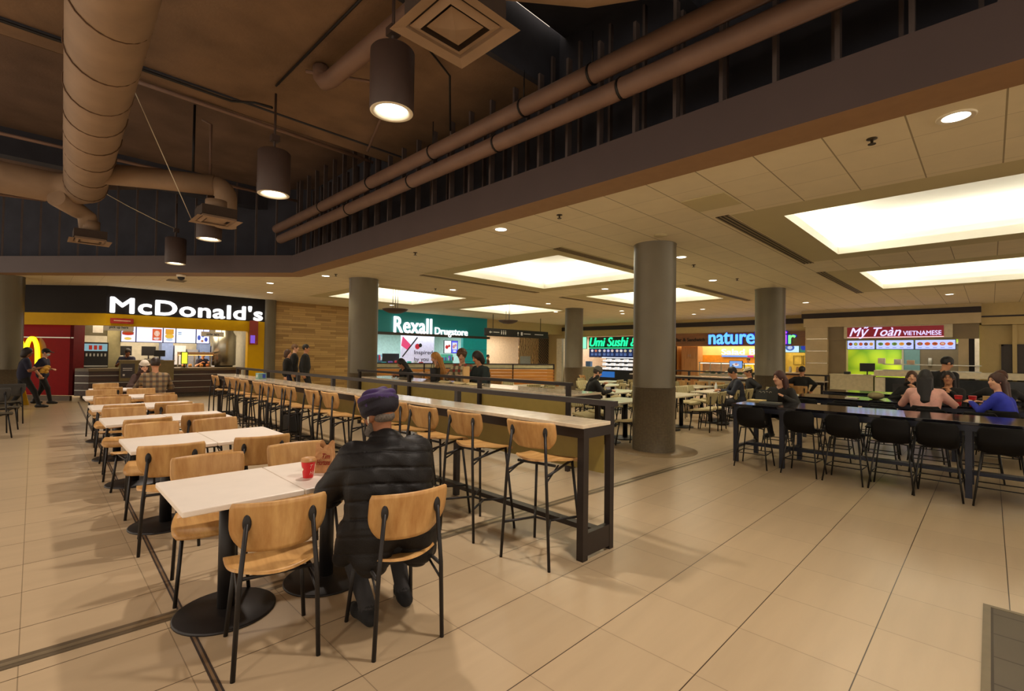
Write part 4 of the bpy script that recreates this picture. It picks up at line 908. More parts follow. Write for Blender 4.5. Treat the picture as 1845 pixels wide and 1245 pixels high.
# slatted bench with glass screen
A, B_ = Vector((8.4, 15.1, 0)), Vector((14.3, 11.95, 0)); ang = math.atan2((B_-A).y, (B_-A).x); Lb = (B_-A).length
t = thing('slatted_bench', 'long wooden slatted bench back topped by a dark framed glass screen', 'bench', A[:], ang)
s_ = MB()
for k in range(5): s_.box(0, Lb, 0, .04, .42+k*.122, .53+k*.122)
s_.build('slat_back', wood('honey_slat', (196, 136, 56), (160, 102, 34), axis=0), t)
g = MB(); g.box(0, Lb, 0, .05, 1.19, 1.23); g.box(0, Lb, 0, .05, 1.03, 1.06)
for k in range(5): x = k*(Lb-.05)/4; g.box(x, x+.05, 0, .05, 0, 1.23)
g.build('screen_frame', M_STEEL, t); MB().box(.02, Lb-.02, .02, .03, 1.06, 1.19).build('glass', mat('pale_glass', (176, 170, 130), rough=.2), t)
MB().box(0, Lb, -.45, 0, .4, .44).build('bench_seat', wood('honey_slat', (196, 136, 56), (160, 102, 34), axis=0), t); MB().box(.1, Lb-.1, -.3, 0, 0, .4).build('bench_base', M_STEEL, t)
# dark bowl pendants in the recesses
t = thing('bowl_pendant', 'bowl', 'pendant lamp')
MB().lathe([(.02, -.12), (.2, -.1), (.36, -.03), (.41, .02), (.415, .03), (.39, .03), (.2, -.06), (.02, -.08)], 32).build('bowl', M_LAMPH, t)
g = MB()
for k in range(3): g.tube([(.09*math.cos(k*2.1), .09*math.sin(k*2.1), -.02), (.09*math.cos(k*2.1), .09*math.sin(k*2.1), 1.03)], .012, 8)
g.build('rods', M_STAIN, t); MB().lathe([(.14, 1.0), (.14, 1.03)], 20).build('canopy_plate', M_TRIMW, t)
PR = Proto(t); PR.put((8.3, 13.7, 2.97), 0, 'dark shallow bowl pendant beside the column in front of the drugstore', 'bowl pendants in the ceiling recesses'); PR.put((14.0, 14.25, 2.97), 0, 'dark shallow bowl pendant before the wayfinding sign', 'bowl pendants in the ceiling recesses')

# ------------------------------------------------------------------ back wall with sushi and salad shops
PB = 23.2
w = MB()
w.box(PB, PB+.2, 5.3, 20.0, 2.72, 3.08, 0); w.box(PB-.06, PB+.2, 5.3, 20.0, 3.08, 3.3, 1); w.box(PB, PB+.2, 5.3, 20.0, 3.3, CZ, 0)
w.box(PB, PB+.2, 11.4, 13.3, 0, 2.72, 0); w.box(PB, PB+.2, 18.15, 20.0, 0, 2.72, 0)
w.box(26.4, 26.5, 4, 20, 0, 3.2, 2); w.box(PB, 26.5, 13.2, 13.3, 0, 3, 2); w.box(PB, 26.5, 11.4, 11.5, 0, 3, 3); w.box(PB, 26.5, 18.15, 18.25, 0, 3, 2); w.quad((PB+.2, 4, 2.75), (26.5, 4, 2.75), (26.5, 20, 2.75), (PB+.2, 20, 2.75), 2)
struct('wall_back', w, [M_CREAM, M_DARKBAND, mat('shop_pale', (222, 204, 184), rough=.6), mat('maple', (190, 134, 66), rough=.5)])
light('AREA', (24.6, 15.6, 2.7), 110, (255, 240, 220), 1.6, sy=4.4); light('AREA', (24.6, 8.6, 2.7), 130, (255, 236, 200), 1.6, sy=5)
GREEN = glow('neon_green', (30, 245, 150), 1.4)
t = thing('shop_sign', 'green brush style lit letters spelling Umi Sushi on a dark board', 'sign'); t.matrix_world = WALLP(23.02, 16.65, 2.05)
MB().box(0, 3.3, 0, .06, 0, .62).build('board', mat('board_dark', (22, 30, 30), rough=.4), t)
tb = text_mb('Umi Sushi &', 3.1, .5, .05, offset=.018, shear=.25); tb.xf(Matrix.Translation((.1, -.02, .08))); tb.build('lettering', GREEN, t)
MB().box(0, 3.3, -.02, 0, -.03, .0).build('light_strip', GREEN, t)
screen('tall pale green lit panel at the end of the sushi sign', WALLP(23.1, 17.3, 2.0), .42, .68, (150, 255, 200), 1.0, [])
DISH = [(225, 220, 225), (200, 120, 90), (210, 200, 200), (190, 190, 240), (220, 200, 190), (230, 225, 220), (200, 190, 160)]
for k in range(4):
    it = [(.2+j*.26, .36, .09, .08, DISH[(k*2+j) % 7]) for j in range(3)]+[(.2+j*.26, .2-i*.05, -.09, .012, (110, 140, 200)) for j in range(3) for i in range(3)]
    screen(f'dark blue sushi menu board with three dishes, {ORD[k]} from the pale green panel', WALLP(23.05, 16.62-k*.84, 1.52), .8, .48, (26, 44, 92), .6, it, name='menu_board', group='sushi menu boards')
t = thing('sushi_display_case', 'open lit sushi display case stacked with white trays', 'display case', (22.6, 13.6, 0))
MB().box(0, .7, 0, 2.0, 0, .8).build('cabinet', M_BLKPL, t); MB().box(-.005, 0, 1.0, 1.98, .4, .72).build('blue_panel', glow('case_blue', (40, 110, 190), .7), t)
g = MB()
for z in (.8, 1.02, 1.24, 1.5): g.box(.1+.12*(z-.8), .7, 0, 2.0, z, z+.02)
g.box(.66, .7, 0, 2.0, .8, 1.55); g.build('shelf', M_BLKPL, t); MB().box(.2, .3, .02, 1.98, 1.47, 1.5).build('shelf_lamp', glow('case_white', (250, 250, 255), 3), t)
for r_ in range(3):
    for i in range(7):
        tag(MB().box(-.1, .1, -.11, .11, 0, .11+.04*((i+r_) % 2), bev=.012).build('sushi_tray', mat('tray_white', (236, 234, 232), rough=.4, emit=(236, 234, 232), es=.7), None, (22.85+.03*r_, 13.8+i*.27, .822+r_*.22)), f'white sushi tray in the display case, {["lowest", "middle", "topmost"][r_]} shelf, {ORD[i]} from the big column side', 'food tray', 'white trays in the sushi display case')  # trays are given emission of their own to look brightly lit
t = thing('sushi_counter', 'pale counter with odds and ends before the sushi shop', 'counter', (22.6, 15.8, 0)); MB().box(0, .6, 0, 2.2, 0, .92).build('cabinet', mat('counter_pale', (176, 168, 130)), t); MB().box(-.03, .63, -.02, 2.22, .92, .96).build('worktop', M_TRIMW, t)
tag(MB().box(-.12, .12, -.16, .16, 0, .3, bev=.02).build('till', mat('till_blue', (90, 130, 190)), None, (22.85, 16.5, .96)), 'pale blue till on the sushi counter', 'till')
tag(MB().lathe([(.1, 0), (.12, .14), (.06, .3), (.03, .36)], 14).build('sauce_pot', mat('pot_red', (160, 60, 50)), None, (22.85, 17.3, .96)), 'reddish pot at the end of the sushi counter', 'pot')
# salad shop
w = MB().box(PB-.03, PB+.18, 5.3, 11.4, 2.12, 2.76)
struct('wall_salad_header', w, wood('maple_header', (150, 98, 46), (120, 74, 30), axis=1, gscale=6))
t = thing('shop_sign', 'blue, purple and green lit letters spelling nature\'s fair on the wooden header', 'sign'); t.matrix_world = WALLP(23.1, 9.6, 2.22)
parts = [('nature', 0, 2.05, (96, 180, 255)), ("'s", 2.1, .25, (110, 120, 255)), ('fa', 2.55, .6, (150, 90, 240)), ('i', 3.25, .1, (190, 80, 240)), ('r', 3.45, .25, (120, 235, 120))]
for s_, x, wd, c in parts:
    hh = .52 if s_ in ('nature', "'s", 'fa', 'i') else .36
    tb = text_mb(s_, wd, hh, .06, offset=.03); tb.xf(Matrix.Translation((x, -.03, 0))); tb.build('lettering', glow('nat_%d_%d' % (c[0], c[1]), c, 1.3), t)
    halo = text_mb(s_, wd+.06, hh+.05, .02, offset=.05); halo.xf(Matrix.Translation((x-.03, -.0, -.025))); halo.build('letter_backing', glow('nat_back', (40, 30, 190), .7), t)
t = thing('header_lettering', 'small dark lettering reading Bar & Sandwich on the wooden header', 'sign'); t.matrix_world = WALLP(23.15, 11.35, 2.36); text_mb('Bar & Sandwich', 1.5, .17, .02, offset=.01).build('lettering', M_INK, t)
t = thing('shop_sign', 'white lit letters spelling Salad Bar over a coloured underline', 'sign'); t.matrix_world = WALLP(25.0, 9.75, 1.74)
text_mb('Salad Bar', 2.1, .28, .05, offset=.018).build('lettering', M_SIGNW, t)
b = MB(); b.box(0, 1.25, -.02, .02, -.12, -.04, 0); b.box(1.25, 1.55, -.02, .02, -.12, -.04, 1); b.box(1.55, 2.1, -.02, .02, -.12, -.04, 2)
b.build('underline', [glow('ul_blue', (110, 160, 255), 1), glow('ul_mag', (210, 40, 140), 1), glow('ul_green', (120, 220, 30), 1)], t)
w = MB(); w.box(25.1, 25.2, 6.9, 11.4, 1.7, 2.75, 0); w.box(25.05, 25.15, 6.9, 11.4, 1.25, 1.7, 1); w.box(25.3, 25.4, 4.5, 6.9, 0, 2.75, 2)
struct('wall_salad_back', w, [mat('salad_cream', (238, 208, 130), rough=.6, var=.12, scale=2), mat('salad_orange', (224, 148, 40), rough=.5), mat('salad_yellow', (216, 190, 80), rough=.6)])
t = thing('wood_cabinet', 'tall maple cabinet with closed doors at the side of the salad shop', 'cabinet', (23.6, 10.4, 0)); M_MAP = wood('maple_door', (206, 150, 88), (176, 120, 62), axis=2)
MB().box(0, .6, 0, .85, 0, 1.5).build('carcass', M_MAP, t)
for k in range(2): d = MB().box(-.02, 0, .02+k*.42, .42+k*.42, 1.5, 2.1).build('door', M_MAP, t); MB().box(-.03, -.02, .36+k*.1, .38+k*.1, 1.6, 1.72).build('handle', M_STAIN, d)
MB().box(0, .6, 0, .85, 1.5, 2.12).build('upper_carcass', M_MAP, t)
t = thing('salad_display_case', 'long lit glass fronted salad display case', 'display case', (23.5, 7.6, 0))
MB().box(0, .7, 0, 2.7, 0, .75).build('cabinet', mat('case_grey', (170, 164, 140)), t); MB().box(.04, .66, .05, 2.65, .75, .78).build('deck', M_STAIN, t)
g = MB()
for k in range(6): g.box(.02, .06, k*.53, k*.53+.04, .75, 1.3)
g.box(0, .7, 0, 2.7, 1.3, 1.34); g.build('frame', M_STAIN, t); MB().box(.1, .6, .05, 2.65, 1.28, 1.3).build('case_lamp', glow('case_warm', (255, 250, 220), 3), t)
for k in range(8):
    c = [(60, 80, 40), (200, 190, 120), (80, 120, 50), (190, 90, 50), (230, 220, 190), (50, 70, 60)][k % 6]
    tag(MB().lathe([(.1, 0), (.13, .08), (.04, .13)], 12).build('salad_bowl', mat('salad_%d' % (k % 6), c), None, (23.85, 7.8+k*.32, .782)), f'{["dark green", "pale yellow", "green", "orange", "cream", "deep green"][k % 6]} salad bowl in the display case, {ORD[k]} from the noodle shop side', 'bowl', 'bowls in the salad display case')
screen('small screen showing a white plate hung over the salad display case', WALLP(23.3, 8.72, 1.1), .56, .32, (120, 160, 225), .9, [(.27, .15, .15, .07, (235, 225, 220)), (.3, .18, .07, .05, (170, 50, 40)), (.15, .12, .05, .035, (40, 40, 60))])
screen('menu screen with a blue wreath at the noodle shop end of the salad shop', WALLP(23.4, 6.75, 1.85), .9, .42, (190, 225, 250), 1.0, [(.55, .2, .18, .14, (70, 100, 180)), (.55, .2, .1, .08, (225, 235, 245)), (.1, .25, -.05, .12, (225, 180, 190))])
screen('narrow menu screen with green leaves beside the wreath screen', WALLP(23.4, 5.82, 1.85), .4, .42, (60, 120, 90), .9, [(.15, .2, .12, .12, (40, 60, 160)), (.3, .26, .07, .1, (210, 225, 60))])
t = thing('drinks_fridge', 'white topped drinks fridge half hidden by the column', 'fridge', (23.6, 7.1, 0)); MB().box(0, .6, 0, .45, 0, 1.95).build('cabinet', mat('fridge_white', (225, 228, 225)), t); MB().box(-.02, 0, .04, .41, .5, 1.6).build('door', glow('fridge_blue', (120, 170, 230), .8), t)
for k in range(2):
    t = thing('picture_frame', f'thin empty wire frame on the yellow salad shop wall, {["first", "second"][k]} from the column', 'frame'); t.matrix_world = WALLP(25.28, 6.55-k*.4, 1.3); g = MB()
    for x0, x1, z0, z1 in ((0, .36, 0, .015), (0, .36, .4, .415), (0, .015, 0, .415), (.345, .36, 0, .415)): g.box(x0, x1, -.02, 0, z0, z1)
    g.build('frame_border', M_BRONZE, t)
t = thing('serving_counter', 'wooden counter with jars at the yellow end of the salad shop', 'counter', (22.6, 5.35, 0)); MB().box(0, .6, 0, 2.0, 0, .95).build('cabinet', mat('maple', (190, 134, 66)), t); MB().box(-.03, .63, -.02, 2.02, .95, .99).build('worktop', M_TRIMW, t)
for k in range(6): tag(MB().lathe([(.06, 0), (.06, .16), (.04, .2), (.045, .24)], 12).build('jar', mat('jar_%d' % (k % 3), [(225, 215, 190), (200, 160, 110), (235, 230, 220)][k % 3]), None, (22.85, 5.5+k*.27, .992)), f'{["cream", "amber", "white"][k % 3]} jar on the wooden salad counter, {ORD[k]} from the noodle shop', 'jar', 'jars on the salad counter')

# ------------------------------------------------------------------ noodle shop
PM = 21.6
w = MB()
w.box(PM-.05, PM+1.7, .2, 5.3, 3.14, 3.34, 1); w.box(PM-.1, PM+1.7, .2, 5.22, 2.8, 3.14, 0); w.box(PM-.02, PM+.3, .2, 5.3, 3.34, CZ, 0)
for k in range(6): w.box(PM-.04, PM+.5, 4.42, 5.16, .0+k*.47+.012, .47+k*.47-.012, 0)
w.box(PM+.0, PM+.46, 4.44, 5.14, 0, 2.8, 3); w.box(PM+.16, PM+.5, 3.86, 4.42, 0, 2.8, 2); w.box(PM+.1, PM+.3, .25, 4.42, 2.3, 2.8, 2)
w.box(PM+.1, PM+.4, .5, .75, 0, 2.3, 0); w.box(PM+.1, PM+.4, .25, .36, 0, 2.3, 3); w.box(PM+.25, PM+.4, .36, .5, 0, 2.3, 1)
w.box(PM+.12, PM+1.6, 4.44, 5.2, 0, 3.14, 0); w.box(PM+.5, 26, 5.1, 5.3, 0, 3.1, 0)
struct('wall_noodle_shop', w, [M_BEIGE, M_DARKBAND, mat('grey_stone', (128, 112, 80), rough=.5, var=.06, scale=3), mat('reveal_metal', (200, 190, 170), rough=.25, metal=.8)])
def green_wall():
    m, nt, b = base('green_leaf_print'); L = nt.links
    tc = nn(nt, 'ShaderNodeTexCoord'); no = nn(nt, 'ShaderNodeTexVoronoi'); no.inputs['Scale'].default_value = 1.6; L.new(tc.outputs['Object'], no.inputs['Vector'])
    r = nn(nt, 'ShaderNodeValToRGB'); e = r.color_ramp.elements; e[0].color = (*lin((176, 200, 40)), 1); e[1].color = (*lin((84, 130, 16)), 1); e[1].position = .8
    L.new(no.outputs['Distance'], r.inputs[0]); L.new(r.outputs[0], b.inputs['Base Color']); L.new(r.outputs[0], b.inputs['Emission Color']); b.inputs['Emission Strength'].default_value = .22; b.inputs['Roughness'].default_value = .5
    return m
w = MB().box(24.6, 24.7, -.6, 4.5, 0, 3.0, 0); w.box(PM+.4, 24.7, -.6, -.5, 0, 3, 1); w.quad((PM+.3, -.6, 2.75), (24.7, -.6, 2.75), (24.7, 4.5, 2.75), (PM+.3, 4.5, 2.75), 1)
struct('wall_green_print', w, [green_wall(), M_CREAM]); light('AREA', (23.2, 2.2, 2.7), 150, (255, 240, 205), 1.8, sy=3.4)
t = thing('shop_sign', 'dark red sign box with white script My Toan and small capitals VIETNAMESE', 'sign'); t.matrix_world = WALLP(PM+.02, 3.9, 2.36)
MB().box(-.02, 3.02, 0, .08, -.02, .46, bev=.03).build('sign_box', mat('box_cream', (206, 196, 160), rough=.4), t); MB().box(.1, 2.8, -.02, 0, .02, .4).build('red_panel', mat('sign_maroon', (120, 14, 26), rough=.4, emit=(130, 16, 30), es=.35), t)
MB().box(.1, 2.8, -.03, -.02, .015, .035).build('light_strip', glow('strip_pink', (255, 190, 200), 1.5), t)
tb = text_mb('M\u1ef9 To\u00e0n', 1.5, .42, .03, offset=.008, shear=.35); tb.xf(Matrix.Translation((.18, -.03, -.02))); tb.build('lettering', glow('script_lilac', (206, 196, 255), 1.3), t)
tb = text_mb('VIETNAMESE', 1.0, .15, .03, offset=.01); tb.xf(Matrix.Translation((1.74, -.03, .08))); tb.build('lettering', glow('script_lilac', (206, 196, 255), 1.3), t)
for k, (q, wd) in enumerate(((3.8, .82), (2.93, 1.04), (1.84, 1.02))):
    it = [(wd*(.12+j*.19), .18, wd*.075, .06, R.choice(FOOD)) for j in range(5)]+[(wd*(.12+j*.19), .18, wd*.045, .035, R.choice(FOOD)) for j in range(5)]+[(wd*(.12+j*.19), .05, -wd*.05, .008, (90, 100, 180)) for j in range(5)]
    screen(f'pale blue noodle menu screen with five dishes, {ORD[k]} from the stone pillar', WALLP(PM+.06, q, 1.96), wd, .31, (176, 186, 255), 1.1, it, group='noodle shop menu screens')
t = thing('kitchen_hatch', 'framed kitchen hatch with dark interior in the green wall', 'hatch'); t.matrix_world = WALLP(24.5, 2.5, 1.05)
f = MB(); f.box(0, 1.75, 0, .08, 1.15, 1.22); f.box(0, .06, 0, .08, 0, 1.15); f.box(1.69, 1.75, 0, .08, 0, 1.15); f.build('frame', M_STAIN, t); MB().box(.06, 1.69, .06, .08, 0, 1.15).build('dark_inside', mat('hatch_dark', (58, 50, 38)), t); MB().box(.06, .55, .03, .06, 0, 1.1).build('blue_panel', mat('hatch_blue', (50, 84, 94)), t); MB().lathe([(.06, .3), (.07, .5), (.06, .62)], 12, (.85, .05, 0)).build('dispenser', mat('disp_grey', (100, 100, 100)), t)
t = thing('serving_counter', 'white noodle shop counter with dark glazed front', 'counter', (PM-.5, -1.2, 0))
MB().box(0, .7, 0, 4.1, 0, .95).build('cabinet', mat('counter_white', (206, 198, 170), rough=.35), t); MB().box(-.03, .73, -.02, 4.12, 1.0, 1.2).build('worktop', mat('counter_white', (206, 198, 170), rough=.35), t); MB().box(-.02, 0, .1, 3.8, .12, .95).build('dark_front', mat('case_dark', (34, 38, 40), rough=.15), t); MB().box(-.03, -.02, 2.4, 3.6, .4, .75).build('vent_panel', M_BLKPL, t)
g = MB(); g.box(.2, .24, 1.4, 3.9, 1.2, 1.23); g.box(.15, .5, 1.4, 3.9, 1.4, 1.43); g.build('glass_rail', M_STAIN, t)
t = thing('serving_counter', 'low pale till counter at the pillar end of the noodle shop', 'counter', (PM-.5, 2.95, 0)); MB().box(0, .6, 0, 1.3, 0, .98).build('cabinet', mat('counter_pale2', (184, 174, 140)), t); MB().box(-.02, .62, -.02, 1.32, .98, 1.02).build('worktop', mat('counter_pale2', (184, 174, 140)), t)
monitor('black till screen on the low counter of the noodle shop', (PM-.25, 3.15, 1.02), .45, .3, PI/2)
tag(MB().box(-.07, .07, -.1, .1, 0, .1, bev=.01).build('card_terminal', M_BLKPL, None, (PM-.25, 3.75, 1.02)), 'small black card terminal beside the till screen', 'card terminal')
for k, (q, c) in enumerate(((2.75, (230, 222, 200)), (2.3, (240, 235, 225)), (1.95, (220, 190, 160)))):
    tag(MB().box(-.08, .08, -.1, .1, 0, .2-.03*k, bev=.01).build('paper_box', mat('pbox_%d' % k, c), None, (PM-.12, q, 1.43)), f'{["cream", "white", "tan"][k]} paper box on the glass rail of the noodle counter', 'box', 'boxes on the noodle counter')
w = MB(); w.box(PM+.6, PM+.7, -9, .25, 0, 2.75, 0); w.box(PM+.3, PM+.7, -9, .2, 2.75, CZ, 0); w.box(PM+.28, PM+.3, -9, .2, 3.0, 3.05, 1)
struct('wall_beside_noodle_shop', w, [M_CREAM, M_DARKBAND])
t = thing('door_1', 'dark service door in the cream wall beyond the noodle shop', 'door', (PM+.56, -1.45, 0)); t['kind'] = 'structure'
MB().box(0, .05, .06, 1.14, 0, 2.06).build('door_leaf', mat('door_dark', (58, 50, 44), rough=.5), t); f = MB()
for a, b, c, d in ((0, .06, 0, 2.12), (1.14, 1.2, 0, 2.12), (0, 1.2, 2.06, 2.12)): f.box(-.02, .05, a, b, c, d)
f.build('door_frame', mat('door_frame', (50, 42, 38)), t)
# ------------------------------------------------------------------ people: one continuous skin grown from tapered limbs
def V(*a): return np.array(a, float)
def cap(a, b, ra, rb, m, k=.02): return ('c', V(*a), V(*b), ra, rb, m, k)
def ell(c, r, m, rot=None, k=.02): return ('e', V(*c), V(*r), rot, m, k)
def tor(c, R_, r, m, rot=None, k=.008): return ('t', V(*c), R_, r, rot, m, k)
def cut(c, r, rot=None): return ('x', V(*c), V(*r), rot)
def pbox(p):
    if p[0] == 'c':
        r = max(p[3], p[4]); return np.minimum(p[1], p[2])-r, np.maximum(p[1], p[2])+r
    if p[0] in 'ex': r = p[2] if p[3] is None else np.full(3, p[2].max()); return p[1]-r, p[1]+r
    r = p[2]+p[3]; return p[1]-r, p[1]+r
def sdf_mesh(prims, h):
    los = [pbox(p) for p in prims if p[0] != 'x']
    lo = np.min([a for a, b in los], 0)-3*h; hi = np.max([b for a, b in los], 0)+3*h
    n = np.ceil((hi-lo)/h).astype(int)+1
    F = np.full(n, 1.0); Mi = np.zeros(n, np.int16); Bd = np.full(n, 9.0)
    for p in prims:
        a, b = pbox(p); k = p[-1] if p[0] != 'x' else .01
        i0 = np.maximum(np.floor((a-lo)/h-3-k/h).astype(int), 0); i1 = np.minimum(np.ceil((b-lo)/h+4+k/h).astype(int), n)
        if (i1 <= i0).any(): continue
        ax = [lo[d]+h*np.arange(i0[d], i1[d]) for d in range(3)]
        X, Y, Z = np.meshgrid(*ax, indexing='ij', sparse=True)
        sl = tuple(slice(i0[d], i1[d]) for d in range(3))
        if p[0] == 'c':
            A, B, ra, rb = p[1:5]; ab = B-A; L2 = max(ab@ab, 1e-9)
            t = np.clip(((X-A[0])*ab[0]+(Y-A[1])*ab[1]+(Z-A[2])*ab[2])/L2, 0, 1)
            d = np.sqrt((X-A[0]-t*ab[0])**2+(Y-A[1]-t*ab[1])**2+(Z-A[2]-t*ab[2])**2)-(ra+(rb-ra)*t)
        else:
            c = p[1]; rot = p[3] if p[0] in 'ex' else p[4]
            x, y, z = X-c[0], Y-c[1], Z-c[2]
            if rot is not None:
                q = rot.T; x, y, z = q[0, 0]*x+q[0, 1]*y+q[0, 2]*z, q[1, 0]*x+q[1, 1]*y+q[1, 2]*z, q[2, 0]*x+q[2, 1]*y+q[2, 2]*z
            if p[0] == 't': d = np.sqrt((np.sqrt(x*x+y*y)-p[2])**2+z*z)-p[3]
            else:
                r = p[2]; k0 = np.sqrt((x/r[0])**2+(y/r[1])**2+(z/r[2])**2); k1 = np.sqrt((x/r[0]**2)**2+(y/r[1]**2)**2+(z/r[2]**2)**2)+1e-9
                d = k0*(k0-1)/k1
        f = F[sl]
        if p[0] == 'x': F[sl] = np.maximum(f, -d); continue
        d = np.broadcast_to(d, f.shape)
        w = np.clip(.5+.5*(f-d)/k, 0, 1); F[sl] = f*(1-w)+d*w-k*w*(1-w)
        near = d < Bd[sl]; Bd[sl] = np.where(near, d, Bd[sl]); Mi[sl] = np.where(near, p[-2], Mi[sl])
    # surface nets
    neg = F < 0
    cnt = sum(neg[i:n[0]-1+i, j:n[1]-1+j, k_:n[2]-1+k_].astype(np.int8) for i in (0, 1) for j in (0, 1) for k_ in (0, 1))
    act = (cnt > 0) & (cnt < 8); idx = np.argwhere(act)
    ids = np.full(act.shape, -1, np.int64); ids[act] = np.arange(len(idx))
    C = [(i, j, k_) for i in (0, 1) for j in (0, 1) for k_ in (0, 1)]
    val = {c: F[idx[:, 0]+c[0], idx[:, 1]+c[1], idx[:, 2]+c[2]] for c in C}
    acc = np.zeros((len(idx), 3)); num = np.zeros(len(idx))
    for c in C:
        for d in range(3):
            if c[d]: continue
            e = list(c); e[d] = 1; e = tuple(e); a, b = val[c], val[e]; s = (a < 0) != (b < 0)
            t = np.where(s, a/np.where(s, a-b, 1), 0); pt = np.tile(np.array(c, float), (len(idx), 1)); pt[:, d] = t
            acc += np.where(s[:, None], pt, 0); num += s
    vs = lo+h*(idx+acc/num[:, None])
    ci = idx+np.round(acc/num[:, None]).astype(int); mv = Mi[ci[:, 0], ci[:, 1], ci[:, 2]]
    fs = []
    for d in range(3):
        u, w = (d+1) % 3, (d+2) % 3
        sh = [slice(1, -1)]*3; sh[d] = slice(0, -1); a = neg[tuple(sh)]
        sh2 = list(sh); sh2[d] = slice(1, None); b = neg[tuple(sh2)]
        e = np.argwhere(a != b); flip = a[e[:, 0], e[:, 1], e[:, 2]]
        o = np.ones(3, int); o[d] = 0; e = e+o
        def g(du, dw): q = e.copy(); q[:, u] -= du; q[:, w] -= dw; return ids[q[:, 0], q[:, 1], q[:, 2]]
        q = np.stack([g(1, 1), g(0, 1), g(0, 0), g(1, 0)], 1); q[~flip] = q[~flip][:, ::-1]; fs.append(q)
    fs = np.concatenate(fs); fs = fs[(fs >= 0).all(1)]
    return vs, fs, mv
def sdf_obj(name, prims, mats, h, parent, disp=None, smooth=2):
    vs, fs, mv = sdf_mesh(prims, h)
    e = np.concatenate([fs[:, [i, (i+1) % 4]] for i in range(4)])
    for _ in range(smooth):
        s = np.zeros_like(vs); c = np.zeros(len(vs)); np.add.at(s, e[:, 0], vs[e[:, 1]]); np.add.at(c, e[:, 0], 1); np.add.at(s, e[:, 1], vs[e[:, 0]]); np.add.at(c, e[:, 1], 1)
        vs = vs*.5+.5*s/c[:, None]
    if disp is not None:
        nr = np.cross(vs[fs[:, 2]]-vs[fs[:, 0]], vs[fs[:, 3]]-vs[fs[:, 1]]); N = np.zeros_like(vs)
        for i in range(4): np.add.at(N, fs[:, i], nr)
        N /= np.linalg.norm(N, axis=1, keepdims=True)+1e-12; vs = vs+N*disp(vs, N)[:, None]
    me = D.meshes.new(name); me.vertices.add(len(vs)); me.vertices.foreach_set('co', vs.astype(np.float32).ravel())
    me.loops.add(fs.size); me.loops.foreach_set('vertex_index', fs.astype(np.int32).ravel()); me.polygons.add(len(fs))
    me.polygons.foreach_set('loop_start', np.arange(0, fs.size, 4, dtype=np.int32)); me.polygons.foreach_set('loop_total', np.full(len(fs), 4, np.int32))
    for m in mats: me.materials.append(m)
    me.polygons.foreach_set('material_index', mv[fs[:, 0]].astype(np.int32)); me.polygons.foreach_set('use_smooth', np.ones(len(fs), bool)); me.update(calc_edges=True); me.validate()
    return link(name, me, parent)
def nrm(v): return v/(np.linalg.norm(v)+1e-9)
def ik(a, c, l1, l2, pole):
    d = c-a; L = np.linalg.norm(d)
    if L > (l1+l2)*.995: c = a+d/L*(l1+l2)*.995; d = c-a; L = np.linalg.norm(d)
    x = (l1*l1-l2*l2+L*L)/(2*L); y = math.sqrt(max(l1*l1-x*x, 0)); u = d/L; w = nrm(pole-u*(pole@u))
    return a+u*x+w*y, c
def rotm(yaw=0, pitch=0, roll=0):
    """yaw about z (ccw), pitch about x (positive looks down), roll about y"""
    return np.array(Matrix.Rotation(yaw, 3, 'Z') @ Matrix.Rotation(-pitch, 3, 'X') @ Matrix.Rotation(roll, 3, 'Y'))
SKIN = {k: mat('skin_'+k, c, rough=.5, var=.06, spec=.3) for k, c in {'light': (222, 170, 138), 'tan': (190, 134, 98), 'brown': (140, 92, 62)}.items()}
LIP = {k: mat('lip_'+k, c, rough=.45) for k, c in {'light': (176, 92, 82), 'tan': (150, 82, 70), 'brown': (110, 62, 52)}.items()}
M_EYE = mat('eye_dark', (26, 18, 14), rough=.2)
def hand(w, d, n, k, m, curl=.5, side=1):
    """palm, four unequal bent fingers and a side thumb; d: fingers' direction, n: back of the hand"""
    d = nrm(d); n = nrm(n-d*(n@d)); s = np.cross(d, n)*side; P = []
    for i, (o, l) in enumerate(((-.032, .066), (-.011, .076), (.011, .072), (.031, .056))):
        kn = w+d*(.088-.006*abs(i-1.2))*k+s*o*k; P.append(cap(w+d*.015*k+s*o*.6*k, kn, .015*k, .012*k, m, .012))
        a1 = curl; d1 = d*math.cos(a1)-n*math.sin(a1); d2 = d*math.cos(a1*2.1)-n*math.sin(a1*2.1)
        j = kn+d1*l*.55*k; P += [cap(kn, j, .0105*k, .0095*k, m, .004), cap(j, j+d2*l*.5*k, .0095*k, .0078*k, m, .004)]
    b = w+d*.025*k-s*.028*k; t1 = nrm(d*.7-s*.75-n*.25); j = b+t1*.045*k; t2 = nrm(d*.95-s*.25-n*.35)
    return P+[cap(b, j, .014*k, .012*k, m, .008), cap(j, j+t2*.034*k, .0115*k, .009*k, m, .004)]
